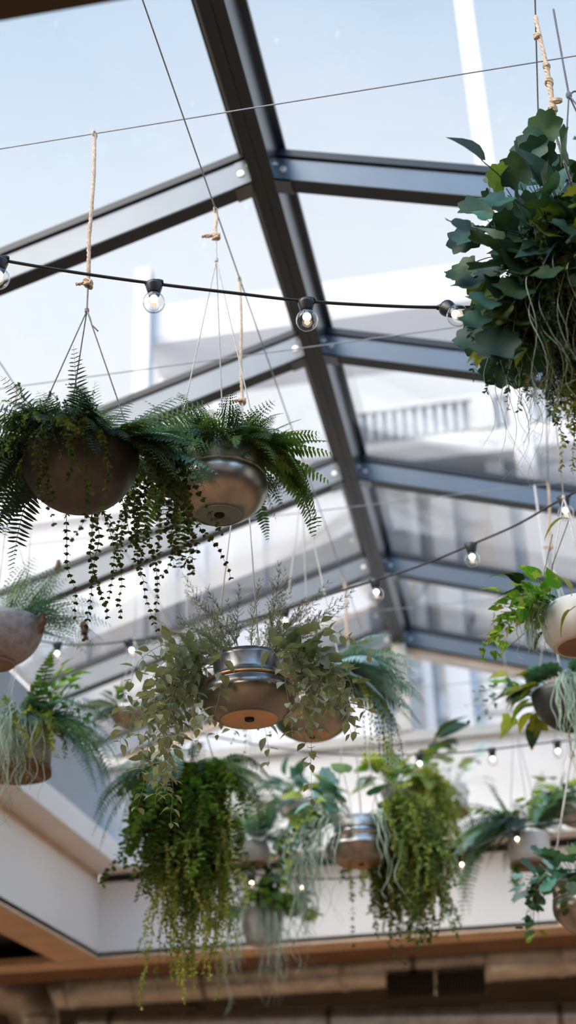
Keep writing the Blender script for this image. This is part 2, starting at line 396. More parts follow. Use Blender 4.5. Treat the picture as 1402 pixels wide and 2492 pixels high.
grille(942, 1055, 2366, 2428, 11.09); grille(1066, 1178, 2360, 2424, 11.09)
duct(atY(190, 2497, 10.9), atY(1460, 2478, 10.9)+V((0, 0, 0)), .11, 'narrow warm-toned duct below the wide spiral duct', 7)
m = MB()
pa = atY(60, 2330, 10.6); t = thing('ventilation_duct', tuple(pa), 'grey duct elbow descending at the lower left corner', 'duct')
P_ = [atY(-80, 2410, 10.7), atY(10, 2405, 10.7), atY(60, 2425, 10.75), atY(85, 2480, 10.8), atY(88, 2600, 10.8)]
m.tube(P_, .19, 24); m.build('pipe', M_duct, t)
for pp in (P_[1], P_[3]):
    m = MB(); m.ball(pp, .2, 10, (1, 1, .2)); m.build('collar', M_ductd, t)

# ------------------------------------------------------------------ outside: buildings, column
def px_box(m, x0, x1, y0, y1, Y, dep):
    a = atY(x0, y1, Y); b = atY(x1, y0, Y); c = atY(x0, y0, Y)
    m.box(a.x, b.x, Y, Y+dep, min(a.z, (a.z+atY(x1, y1, Y).z)/2), (b.z+c.z)/2)
GZ = -1.75
YC = 13.2
def column(xa, ya, w, top_y, label, Y=YC, foot=None):
    c = atY(xa, ya, Y); zt = atY(xa, top_y, Y).z
    m = MB(); z0 = foot if foot is not None else 3.0
    m.box(c.x-w/2, c.x+w/2, Y, Y+w, z0, zt); o = m.build('column', M_bldg, None, False, origin=(c.x, Y, z0)); tag(o, label, 'column'); bev(o, .01); return o
# roof terrace the neighbouring structures stand on
slab('roof_terrace', M_ground, -14, 12, 9.9, 30, 2.35, 2.5, 'pale flat roof terrace beyond the gable window', 'roof')
column(1128, 0, .215, -260, 'tall slim white column rising into the sky behind the right roof panes', 13.2, 2.5)
column(345, 800, .20, 652, 'short white column behind the second left roof pane', 13.6, 2.5)
# house A (right): parapet screen, slab, posts, windows
YA = 17.
A0 = atY(880, 1000, YA); A1 = atY(1700, 940, YA)
hb = thing('building', ((A0.x+A1.x)/2, YA, 2.5), 'pale apartment building with slatted roof screen and balconies, right of the ridge', 'building')
zt = atY(1060, 975, YA).z; zs = atY(1060, 1060, YA).z
xA0 = atY(868, 1100, YA).x; xA1 = xA0+9.5
boxpart('wall', M_bldg3, hb, xA0, xA1, YA, YA+5, 2.5, zs, bv=.02)
for k, (za, zb_) in enumerate(((1150, 1185), (1640, 1600))):
    pass
sc = boxpart('roof_screen', M_bldg2, hb, xA0, xA1, YA+.12, YA+.2, zs, zt)
m = MB(); n = 64
for i in range(n):
    x = xA0+(xA1-xA0)*(i+.5)/n; m.box(x-.035, x+.035, YA+.02, YA+.12, zs+.05, zt-.06)
m.build('slats', M_slats, sc, False)
boxpart('parapet_rail', M_bldg, sc, xA0, xA1, YA-.02, YA+.2, zt-.06, zt+.02)
for xx in (1178, ): 
    c = atY(xx, 1010, YA); boxpart('screen_post', M_bldg, sc, c.x-.16, c.x+.16, YA-.04, YA+.2, zs, zt)
z1 = atY(1060, 1150, YA).z
boxpart('balcony_slab', M_bldg, hb, xA0, xA1, YA-.6, YA, z1-.12, z1+.12, bv=.01)
boxpart('painted_slab_shade', M_bldg2, hb, xA0+.3, xA1, YA-.03, YA, z1-.9, z1-.12)  # grey strip painted as the slab's shadow across the wall
# lower floors: windows and pilasters
def win(x0, x1, y0, y1, Y, hb_, pane=True, mat=M_bwin, frame=M_bldg2):
    a = atY(x0, y1, Y); b = atY(x1, y0, Y)
    w = boxpart('window', frame, hb_, a.x, b.x, Y-.06, Y, a.z, b.z)
    boxpart('pane', mat, w, a.x+.06, b.x-.06, Y-.07, Y-.058, a.z+.06, b.z-.06)
for (x0, x1, y0, y1) in ((1112, 1145, 1430, 1530), (1150, 1235, 1440, 1475), (1150, 1235, 1492, 1540)):
    win(x0, x1, y0, y1, YA, hb, frame=M_bldg3, mat=M_bldg2)
for (x0, x1, y0, y1) in ((1058, 1100, 1682, 1755), (1142, 1160, 1640, 1750), (1000, 1050, 1620, 1660)):
    win(x0, x1, y0, y1, YA, hb, mat=M_bwin)
for (x0, x1, y0, y1) in ((1175, 1230, 1650, 1740), ):
    win(x0, x1, y0, y1, YA, hb, frame=M_bldg, mat=M_bldg3)
for (xa, w) in ((1122, .30), (1048, .12), (1270, .25)):
    c = atY(xa, 1690, YA); boxpart('pilaster', M_bldg, hb, c.x-w/2, c.x+w/2, YA-.35, YA, 2.5, z1-.12)
# small roof lantern on the screen
c = atY(1052, 965, YA); boxpart('chimney', M_terra, hb, c.x-.11, c.x+.11, YA+.3, YA+.6, zt-.1, zt+.18)
# long white canopy beam higher up behind (right + left)
YK = 13.75
zc0 = atY(950, 665, YK).z; zc1 = atY(950, 745, YK).z
hc = thing('canopy', (0, YK, 2.5), 'long white canopy slab crossing high behind the glass roof', 'canopy')
xk0 = atY(352, 800, YK).x; xk1 = atY(1500, 650, YK).x
boxpart('fascia', M_bldg, hc, xk0, xk1, YK, YK+.5, zc1, zc0, bv=.01)
boxpart('soffit', M_bldg2, hc, xk0, xk1, YK+.02, YK+1.4, zc1-.05, zc1-.002)
for xx, yy in ((372, 850), (1420, 800)):
    c = atY(xx, yy, YK+1.2); boxpart('post', M_bldg, hc, c.x-.1, c.x+.1, YK+1.1, YK+1.3, 2.5, zc1-.05)
a = atY(395, 850, YK+.8); b = atY(455, 930, YK+.8)
for k in range(3):
    m = MB(); o0 = V((.28*k, 0, 0)); m.tube([V((a.x, YK+.9, zc1-.05))+o0, V((b.x, YK+.9, zc1-.95))+o0], .06, 6); m.build('brace', M_bldg2, hc, False)
# house B (left): white facade with tall vertical bays
YH = 15.5
x0b = atY(-60, 1500, YH).x; x1b = atY(700, 1300, YH).x
zb = atY(300, 1180, YH).z
hl = thing('building', ((x0b+x1b)/2, YH, 2.5), 'bright white facade with tall vertical bays seen behind the left roof panes', 'building')
boxpart('wall', M_bldg, hl, x0b, x1b+1.0, YH, YH+1.3, 2.5, zb, bv=.02)
for (xa, xb, ya, yb) in ((375, 428, 1330, 1560), (450, 500, 1320, 1530), (250, 330, 1400, 1600), (150, 220, 1450, 1640), (560, 640, 1240, 1440)):
    win(xa, xb, ya, yb, YH, hl, mat=M_bldg, frame=M_bldg2)
boxpart('string_course', M_bldg2, hl, x0b, x1b+1.0, YH-.15, YH, atY(300, 1250, YH).z-.05, atY(300, 1250, YH).z+.05)
boxpart('coping', M_bldg, hl, x0b-.05, x1b+1.05, YH-.08, YH+.3, zb, zb+.1)

# ------------------------------------------------------------------ overhead wires (grid)
ZW = 2.9
def wire(p, q, label, r=.0022):
    m = MB(); n = 12; m.tube([V(p).lerp(V(q), i/n) for i in range(n+1)], r, 6); o = m.build('steel_wire', M_wire, None, True, origin=p); tag(o, label, 'wire', 'taut steel wires strung across the light well'); return o
CY = [2.88, 4.11, 5.395, 6.59, 7.8]
for y, s in zip(CY, ('nearest', 'second', 'third', 'fourth', 'farthest')):
    wire((XL, y, ZW+.004), (XR, y, ZW+.004), '%s thin steel wire strung across the light well from left to right' % s)
for x, s in ((-1.714, 'left'), (-.737, 'middle'), (.291, 'right')):
    wire((x, YN, ZW), (x, YB, ZW), '%s thin dark wire strung lengthways under the glass roof' % s, .0024)

# ------------------------------------------------------------------ festoon light strings
def festoon(pts, bulbs, label, glob=.028, warm=False, r=.0042, n=60):
    """pts: cable control points (3D); bulbs: [(index position t in 0..n, tilt)]"""
    t = thing('festoon_light_string', tuple(pts[0]), label, 'light string', 'festoon light strings')
    # catmull-rom
    P = [V(p) for p in pts]; P = [P[0]*2-P[1]]+P+[P[-1]*2-P[-2]]; out = []
    for i in range(1, len(P)-2):
        for k in range(14):
            s = k/14; a, b, c, d = P[i-1], P[i], P[i+1], P[i+2]
            out.append(.5*((2*b)+(c-a)*s+(2*a-5*b+4*c-d)*s*s+(3*b-a-3*c+d)*s**3))
    out.append(P[-2])
    m = MB(); m.tube(out, r, 8); m.build('cable', M_rubber, t)
    for b in bulbs:
        p, tilt = V(b[0]), V(b[1]) if len(b) > 1 else V((0, 0, -1))
        tilt = tilt.normalized(); g = glob
        m = MB()
        m.tube([p+tilt*(-.008), p+tilt*.002, p+tilt*.010, p+tilt*.030, p+tilt*.036], [.010, .0215, .0215, .016, .0145], 18)
        m.tube([p+V((-.024, 0, .002)), p+V((-.012, 0, .002)), p+V((.012, 0, .002)), p+V((.024, 0, .002))], [.0045, .009, .009, .0045], 8)
        s = m.build('socket', M_socket, t)
        # glass globe along the tilt axis
        c = p+tilt*(.034+g*.88); a, bb = perp(tilt); gl = MB(); K = 12; S = 24; vs = []
        for i in range(K+1):
            th = PI*(.12+.88*i/K); rr = g*math.sin(th); zz = -g*math.cos(th)
            for k in range(S):
                f = 2*PI*k/S; vs.append(c+tilt*zz+(a*math.cos(f)+bb*math.sin(f))*max(rr, 1e-5))
        gl.add(vs, [(i*S+k, i*S+(k+1) % S, (i+1)*S+(k+1) % S, (i+1)*S+k) for i in range(K) for k in range(S)])
        gb = gl.build('bulb', M_bulbg, s)
        lm = MB(); lm.ball(c-tilt*g*.36, g*.38, 8); lm.build('lamp_core', M_bwarm if warm else M_glow, s)
        lm = MB(); lm.tube([c+tilt*g*.08, c+tilt*g*.25, c+tilt*g*.5], [g*.12, g*.30, g*.08], 8); lm.build('filament_support', M_fil, s)
    return t
D1 = 3.42
f1 = [atD(-140, 600, D1), atD(0, 632, D1), atD(190, 664, D1), atD(375, 690, D1), atD(560, 712, D1), atD(745, 733, D1), atD(930, 744, D1), atD(1085, 748, D1), atD(1300, 744, D1), atD(1460, 730, D1)]
festoon(f1, [(f1[1],), (f1[3],), (f1[5],), (f1[7], (.35, -.3, -.6))], 'black festoon cable with clear round bulbs, nearest and highest of the light strings', glob=.0285)
def lin(a, b, n): return [a+(b-a)*i/(n-1) for i in range(n)]
S2 = [(1500, 1150, 4.6), (1372, 1212, 4.75), (1260, 1276, 4.85), (1146, 1326, 4.95), (1030, 1374, 5.0), (914, 1412, 5.1), (805, 1446, 5.2), (692, 1482, 5.3), (560, 1520, 5.6), (440, 1543, 5.9), (312, 1560, 6.1), (230, 1568, 6.2), (140, 1566, 6.3), (0, 1540, 6.5), (-120, 1500, 6.6)]
f2 = [atD(*s) for s in S2]
festoon(f2, [(f2[1],), (f2[3],), (f2[5],), (f2[7],), (f2[10], (.3, 0, -.8)), (f2[12],)], 'black festoon cable of clear bulbs sagging across the middle of the light well', glob=.0285)
S3 = [(1500, 1795, 6.9), (1355, 1805, 7.), (1197, 1824, 7.), (1110, 1832, 7.05), (1020, 1836, 7.1), (860, 1838, 7.2), (690, 1822, 7.3), (560, 1800, 7.4), (380, 1760, 7.5), (200, 1700, 7.6)]
f3 = [atD(*s) for s in S3]
festoon(f3, [(f3[1],), (f3[2],), (f3[4],)], 'festoon light string passing in front of the gable upstand at right', glob=.028)
S4 = [(1500, 1985, 6.3), (1400, 2000, 6.3), (1256, 2018, 6.3), (1122, 2080, 6.35), (970, 2122, 7.0), (850, 2137, 7.0), (733, 2137, 6.75), (612, 2126, 6.6), (480, 2100, 6.8), (380, 2070, 7.0)]
f4 = [atD(*s) for s in S4]
festoon(f4, [(f4[2],), (f4[3],), (f4[6],), (f4[7],)], 'lowest festoon light string with small warm glowing bulbs in front of the far white wall', glob=.022, warm=True)

# ------------------------------------------------------------------ foliage
NARROW = [(0, .05), (.3, .13), (.7, .10), (1, 0)]
PIN = [(0, .07), (.35, .13), (.75, .09), (1, 0)]
OV = [(0, .03), (.12, .19), (.32, .31), (.55, .29), (.8, .14), (1, 0)]
HEART = [(-.14, .16), (-.06, .34), (.12, .42), (.36, .36), (.62, .22), (.84, .08), (1, 0)]
SPADE = [(-.1, .12), (-.04, .3), (.10, .38), (.3, .26), (.45, .25), (.7, .12), (1, 0)]
BIG = [(0, .04), (.1, .16), (.3, .26), (.5, .28), (.7, .22), (.88, .1), (1, 0)]
def scallop(k=9, amp=.10, n=36, notch=True):
    o = []
    for i in range(n):
        t = 2*PI*i/n; r = 1+amp*math.cos(k*t)
        if notch: r *= 1-.35*math.exp(-((t-PI)/.3)**2)
        o.append(r)
    return o
def lobed(n=40):
    o = []
    for i in range(n):
        t = 2*PI*i/n; a = abs((t+PI) % (2*PI)-PI)
        r = .62+.55*math.exp(-(a/.25)**2)+.36*math.exp(-((a-1.05)/.26)**2)+.26*math.exp(-((a-2.05)/.28)**2)-.2*math.exp(-((a-PI)/.25)**2)
        o.append(r)
    return o
SC, LB = scallop(), lobed()
RD = [1.0]*9
def rv(s=1.): return V((rnd.uniform(-s, s), rnd.uniform(-s, s), rnd.uniform(-s, s)))
def azd(az, el): a, e = math.radians(az), math.radians(el); return V((math.cos(a)*math.cos(e), math.sin(a)*math.cos(e), math.sin(e)))
def path(p, d, L, grav, n, wob=.05):
    pts = [V(p)]; d = V(d).normalized(); st = L/n
    for i in range(n):
        d = (d+V((0, 0, -grav*st*1.9))+rv(wob)*.5).normalized(); pts.append(pts[-1]+d*st)
    return pts
def frond(par, p, d, L, mat, n=24, pl=.22, grav=1.2, style='simple', name='frond', ang=.35, wide=1., sub=5, first=.08, face=False):
    m = MB(); K = n; pts = path(p, d, L, grav, K, .04)
    m.tube(pts, [max(.0003, .0016*L/.25*(1-i/(K+2))) for i in range(K+1)], 4, False)
    upn = V((0, 0, 1)); tw = rnd.uniform(-.6, .6)
    for i in range(1, K+1):
        t = i/K
        if t < first: continue
        dd = (pts[i]-pts[i-1]).normalized(); sd = dd.cross(V((0, -1, .3))) if face else dd.cross(upn)
        if sd.length < .15: sd = V((1, 0, 0))-dd*dd.x
        sd = sd.normalized(); nn = sd.cross(dd)
        sd = (sd*math.cos(tw)+nn*math.sin(tw)).normalized(); nn = sd.cross(dd)
        ln = pl*L*min(1, (t+.1)*2.6)*(1-t)**.62*rnd.uniform(.85, 1.1)+.003
        for sg in (-1, 1):
            pd = (sd*sg+dd*ang-nn*.12+rv(.08)).normalized()
            if style == 'simple':
                m.leaf(pts[i], pd, nn, ln, [(a, b*wide) for a, b in PIN], .25, .2)
            else:
                q = pts[i]; ps = (pd.cross(nn)).normalized()
                for j in range(sub):
                    f = (j+.6)/sub; c = q+pd*(ln*f)-nn*(.12*ln*f*f); sl = ln*.26*(1-f*.75)
                    for s2 in (-1, 1):
                        m.leaf(c, (ps*s2+pd*.7), nn, sl, [(0, .1), (.45, .28*wide), (1, 0)], .1, .1)
                m.leaf(q+pd*ln*.75, pd, nn, ln*.25, [(0, .1), (.5, .2), (1, 0)], .1, .1)
                m.tube([q, q+pd*ln*.8], [.0006, .0003], 3, False)
    return m.build(name, mat, par)
def vine(par, p, d, L, mat, lf=.03, gap=.022, kind='ov', grav=6., name='vine', pair=True, wob=.25, stem=.0011, prof=None, out=.6, maxl=999):
    m = MB(); n = max(6, int(L/.02)); pts = path(p, d, L, grav, n, wob)
    m.tube(pts, [stem*(1-.6*i/n) for i in range(n+1)], 4, False)
    acc = 0.; k = 0
    for i in range(1, n+1):
        acc += (pts[i]-pts[i-1]).length
        while acc >= gap:
            acc -= gap; dd = (pts[i]-pts[i-1]).normalized()
            a = rnd.uniform(0, 2*PI); sA, sB = perp(dd); f = 1-.45*(i/n)
            for q in range(2 if pair else 1):
                aa = a+PI*q+rnd.uniform(-.4, .4); o = sA*math.cos(aa)+sB*math.sin(aa)
                ld = (o*out+dd*.45+rv(.25)).normalized(); up = (V((0, 0, 1))*.6-dd*.4+o*.3+rv(.35)).normalized(); sz = lf*f*rnd.uniform(.7, 1.2)
                st = pts[i]+ld*sz*.25
                if kind == 'ov': m.leaf(st, ld, up, sz, prof or OV, .3, rnd.uniform(.0, .4))
                elif kind == 'round': m.fan(st, ld, up, sz, RD, .1)
                elif kind == 'heart': m.leaf(st, ld, up, sz, prof or HEART, .3, rnd.uniform(.1, .4))
                elif kind == 'lobed': m.fan(st, ld, up, sz*1.2, LB, .2)
                elif kind == 'tiny': m.leaf(pts[i], ld, up, sz, [(0, .1), (.5, .28), (1, 0)], .1, .1)
                if kind != 'tiny': m.tube([pts[i], st], stem*.6, 3, False)
            k += 1
    return m.build(name, mat, par)
def moss(par, p, d, L, mat, name='moss_strand', n=5, spread=.03, lf=.012, dens=1.):
    """a feathery trailing strand: a few stems with very fine leaflets"""
    m = MB()
    for q in range(n):
        l = L*rnd.uniform(.55, 1.); k = max(8, int(l/.014)); pts = path(V(p)+rv(spread*.6), V(d)+rv(.45), l, 6.5, k, .5)
        m.tube(pts, [.0008*(1-.6*i/k) for i in range(k+1)], 3, False)
        for i in range(1, k+1):
            dd = (pts[i]-pts[i-1]).normalized(); sA, sB = perp(dd)
            for j in range(int(4*dens)):
                a = rnd.uniform(0, 2*PI); o = sA*math.cos(a)+sB*math.sin(a)
                m.leaf(pts[i]-dd*rnd.uniform(0, .016), (o*1.2+dd*.8).normalized(), rv(), lf*rnd.uniform(.6, 1.5)*(1-.4*i/k), [(0, .08), (.5, .26), (1, 0)], .1, .1)
    return m.build(name, mat, par)
def tendril(par, p, d, L, mat, r=.0022, name='tendril', n=5, spread=.03, curl=1.):
    m = MB()
    for q in range(n):
        l = L*rnd.uniform(.55, 1.); k = 26; P = [V(p)+V((rnd.uniform(-spread, spread), rnd.uniform(-spread, spread), 0))]; dd = (V(d)+rv(.5)).normalized()
        ph = rnd.uniform(0, 6); fq = rnd.uniform(1.5, 3.5)
        for i in range(k):
            t = i/k; g = .30 if t < .8 else .05
            dd = (dd+V((0, 0, -g))+V((math.cos(ph+t*fq*6), math.sin(ph*1.7+t*fq*5), .1*math.sin(ph+9*t)))*(.16*curl*(1+1.8*t*t))).normalized(); P.append(P[-1]+dd*l/k)
        m.tube(P, [r*(1.-.8*i/k)*(1 if i else .5) for i in range(k+1)], 4, False)
    return m.build(name, mat, par)
def plume(par, p, d, L, mat, name='plume', grav=.6, n=16, dens=1.):
    """wispy branching plume"""
    m = MB(); pts = path(p, d, L, grav, n, .10); m.tube(pts, [.0014*(1-.8*i/n) for i in range(n+1)], 4, False)
    for i in range(2, n+1):
        t = i/n; dd = (pts[i]-pts[i-1]).normalized(); sA, sB = perp(dd)
        for j in range(3):
            a = rnd.uniform(0, 2*PI); o = sA*math.cos(a)+sB*math.sin(a); bl = L*.26*(1-t*.75)*rnd.uniform(.5, 1.1)
            bd = (o*.75+dd).normalized(); bp = path(pts[i], bd, bl, .5, 6, .2); m.tube(bp, [.0007, .0006, .0006, .0005, .0004, .0003, .0002], 3, False)
            for q in range(1, 7):
                for z in range(int(3*dens)):
                    bb = (bp[q]-bp[q-1]).normalized(); o2 = perp(bb); aa = rnd.uniform(0, 2*PI)
                    m.leaf(bp[q], (bb+(o2[0]*math.cos(aa)+o2[1]*math.sin(aa))).normalized(), rv(), bl*.16*rnd.uniform(.5, 1.2)+.002, [(0, .07), (.5, .10), (1, 0)], .1, 0)
    return m.build(name, mat, par)
def bigleaf(par, p, d, stem, L, mat, shape='heart', name='leaf', grav=1., up=None):
    m = MB(); pts = path(p, d, stem, grav, 6, .08); m.tube(pts, .0014, 5, False)
    dd = (pts[-1]-pts[-2]).normalized(); dd = (V((dd.x, dd.y, dd.z-.5*rnd.random()))+rv(.25)).normalized()
    u = (up or (V((0, 0, 1))+rv(.5)+V((0, -.3, 0)))).normalized()
    if shape == 'heart': m.leaf(pts[-1], dd, u, L, HEART, .25, .3)
    elif shape == 'spade': m.leaf(pts[-1], dd, u, L, SPADE, .3, .35)
    elif shape == 'long': m.leaf(pts[-1], dd, u, L, BIG, .3, .45)
    elif shape == 'scallop': m.fan(pts[-1], dd, u, L, SC, .25)
    elif shape == 'lobed': m.fan(pts[-1], dd, u, L, LB, .2)
    return m.build(name, mat, par)
def rim(c, R, az, f=.8, dz=0.): a = math.radians(az); return V((c.x+R*f*math.cos(a), c.y+R*f*math.sin(a), c.z+dz))

# ------------------------------------------------------------------ pots (c = centre of the rim)
def smooth_prof(pr, k=3):
    out = []
    for (a, b), (c, d) in zip(pr, pr[1:]): out += [(a+(c-a)*i/k, b+(d-b)*i/k) for i in range(k)]
    return out+[pr[-1]]
def pot_bowl(t, c, R, mat, kind='hemi', disc=None):
    m = MB()
    if kind == 'hemi':
        pr = [(R*.93, -.004), (R*.97, .002), (R, 0)]+[(R*math.cos(a), -R*1.0*math.sin(a)) for a in [i*PI/2/14 for i in range(1, 14)]]+[(.002, -R)]
    elif kind == 'mix':      # rolled band above a shallow round body
        pr = [(R*.86, .0), (R*.92, .004), (R*.95, 0), (R*.97, -.18*R), (R*.965, -.40*R), (R*.93, -.46*R), (R*.95, -.50*R), (R*1.0, -.56*R), (R*1.02, -.68*R), (R*1.0, -.84*R), (R*.9, -1.04*R), (R*.74, -1.2*R), (R*.55, -1.31*R), (R*.47, -1.34*R), (R*.455, -1.325*R), (R*.44, -1.34*R)]
    elif kind == 'neck':     # narrow neck, rolled seam, wide flattened body
        pr = [(R*.66, .0), (R*.70, .004), (R*.71, -.01), (R*.70, -.34*R), (R*.74, -.44*R), (R*.84, -.50*R), (R*.86, -.54*R), (R*.84, -.57*R), (R*.95, -.66*R), (R*1.0, -.78*R), (R*.99, -.86*R), (R*.90, -1.02*R), (R*.75, -1.16*R), (R*.61, -1.26*R), (R*.59, -1.25*R), (R*.57, -1.27*R)]
    elif kind == 'cone':
        pr = [(R*.9, -.004), (R, 0), (R*1.0, -.02), (R*.97, -.5*R), (R*.82, -1.5*R), (R*.78, -1.6*R), (.002, -1.6*R)]
    elif kind == 'cyl':
        pr = [(R*.92, 0), (R, .003), (R*1.01, -.1*R), (R*1.0, -.9*R), (R*.97, -1.35*R), (.002, -1.35*R)]
    elif kind == 'flat':
        pr = [(R*.9, 0), (R, .003), (R*1.02, -.05*R), (R*1.0, -.3*R), (R*.85, -.55*R), (R*.6, -.68*R), (.002, -.7*R)]
    elif kind == 'round':
        pr = [(R*.8, .0), (R*.86, .004), (R*.97, -.22*R), (R*1.02, -.5*R), (R*.97, -.8*R), (R*.8, -1.05*R), (R*.74, -1.1*R), (R*.70, -1.08*R)]
    m.lathe(c, pr, 56); b = m.build('bowl' if kind in ('hemi', 'mix', 'neck', 'flat') else 'pot', mat, t)
    zb = pr[-1][1]; rb_ = pr[-1][0]
    if kind in ('mix', 'neck', 'round'):
        m = MB(); m.lathe(c, [(rb_, zb), (rb_*.6, zb-.001), (rb_*.2, zb+.002), (.001, zb+.002)], 40); m.build('base_disc', disc or M_copper, t)
        m = MB(); m.lathe(c, [(.0145, zb+.0), (.013, zb-.003), (.001, zb-.003)], 20); m.build('drain_hole', M_hole, t)
        if kind != 'round':
            m = MB(); zz = -.48*R if kind == 'mix' else -.545*R; rr = R*.955 if kind == 'mix' else R*.865
            m.lathe(c, [(rr-.004, zz+.006), (rr+.004, zz+.004), (rr+.006, zz), (rr+.004, zz-.004), (rr-.004, zz-.006)], 56); m.build('seam_band', M_copper if kind == 'neck' else M_tin, t)
    if kind in ('cyl',):
        m = MB(); m.lathe(c, [(R*.985, -1.28*R), (R*1.02, -1.30*R), (R*1.02, -1.5*R), (.001, -1.5*R)], 48); m.build('wooden_base', disc or M_wood, t)
    if kind == 'hemi' and disc:
        m = MB(); m.lathe(c, [(R*.40, -.93*R), (R*.42, -.96*R), (R*.36, -1.01*R), (.001, -1.01*R)], 32); m.build('foot', disc, t)
    ri = pr[0][0]*.98; m = MB(); m.lathe(c, [(ri, -.012), (ri*.5, -.004), (.001, -.002)], 24); m.build('soil', M_soil, t)
    return b
def hang(t, c, R, top, cmat=M_cord, jute=(0., 0.), knot=None, rr=.0021, az=(40, 160, 280), rim_f=.95, detail=True, jr=.005, top_z=ZW, tails=True, jmat=None):
    """rope from the wire (top) to a knot, then three cords to the rim. jute=(z top, z bottom) length of thick rope"""
    top = V(top); kz = knot; kp = V((c.x, c.y, kz))
    jmat = jmat or M_jute
    if jute[0] > jute[1]:
        m = MB(); a = V((top.x, top.y, jute[0])); b = V((c.x, c.y, jute[1]))
        m.rope([a, a.lerp(b, .33)+V((.003, 0, 0)), a.lerp(b, .7)-V((.003, 0, 0)), b], jr, 3, jr*8, 5, .12)
        # loop over the wire
        lp = [a+V((jr*1.2*math.cos(f)*.4, jr*1.6*math.cos(f), jr*1.8*math.sin(f)+.0)) for f in [PI*2*i/10 for i in range(11)]]
        m.tube(lp, jr*.55, 5); m.build('rope', jmat, t)
        m = MB()
        for k in range(3):
            ang = rnd.uniform(0, 6)
            lp = [b+V((jr*1.7*math.cos(ang+f), jr*1.5*math.sin(ang+f), jr*1.2*math.sin(f*1.0+k)+(k-1)*jr*.9)) for f in [PI*2*i/12 for i in range(13)]]
            m.tube(lp, jr*.75, 5)
        if tails:
            m.rope([b, b+V((-.010, -.004, .003)), b+V((-.022, -.004, -.001)), b+V((-.034, -.002, .003))], jr*.8, 3, jr*5, 5)
            m.rope([b, b+V((.008, -.008, -.006)), b+V((.012, -.008, .004))], jr*.8, 3, jr*5, 5)
        m.build('rope_knot', jmat, t); cz0 = jute[1]
        m = MB(); m.rope([V((c.x, c.y, cz0)), kp], rr*1.3, 3, rr*9); m.build('cord', cmat, t)
    else:
        m = MB(); m.rope([top, kp], rr*1.2, 3, rr*9) if detail else m.tube([top, kp], rr*1.2, 5); m.build('cord', cmat, t)
    m = MB(); k = rr*2.3
    for z in (-1, 0, 1):
        m.lathe(kp+V((0, 0, z*k*.9)), [(k*1.0, k*.5), (k*1.35, 0), (k*1.0, -k*.5)], 10)
    m.ball(kp, k*1.15, 6, (1, 1, 1.6)); m.build('knot', cmat, t)
    for a in az:
        e = rim(c, R, a, rim_f, .002); m = MB()
        if detail: m.rope([kp, e], rr, 3, rr*9)
        else: m.tube([kp, e], rr, 5)
        m.ball(e, rr*1.8, 5); m.build('cord', cmat, t)
NPL = 0
def planter(X, Y, py, R, label, mat, kind, disc=None):
    z = zfor(X, Y, py); c = V((X, Y, z))
    t = thing('hanging_planter', tuple(c), label, 'hanging planter', 'planters hanging under the glass roof')
    pot_bowl(t, c, R, mat, kind, disc); return t, c

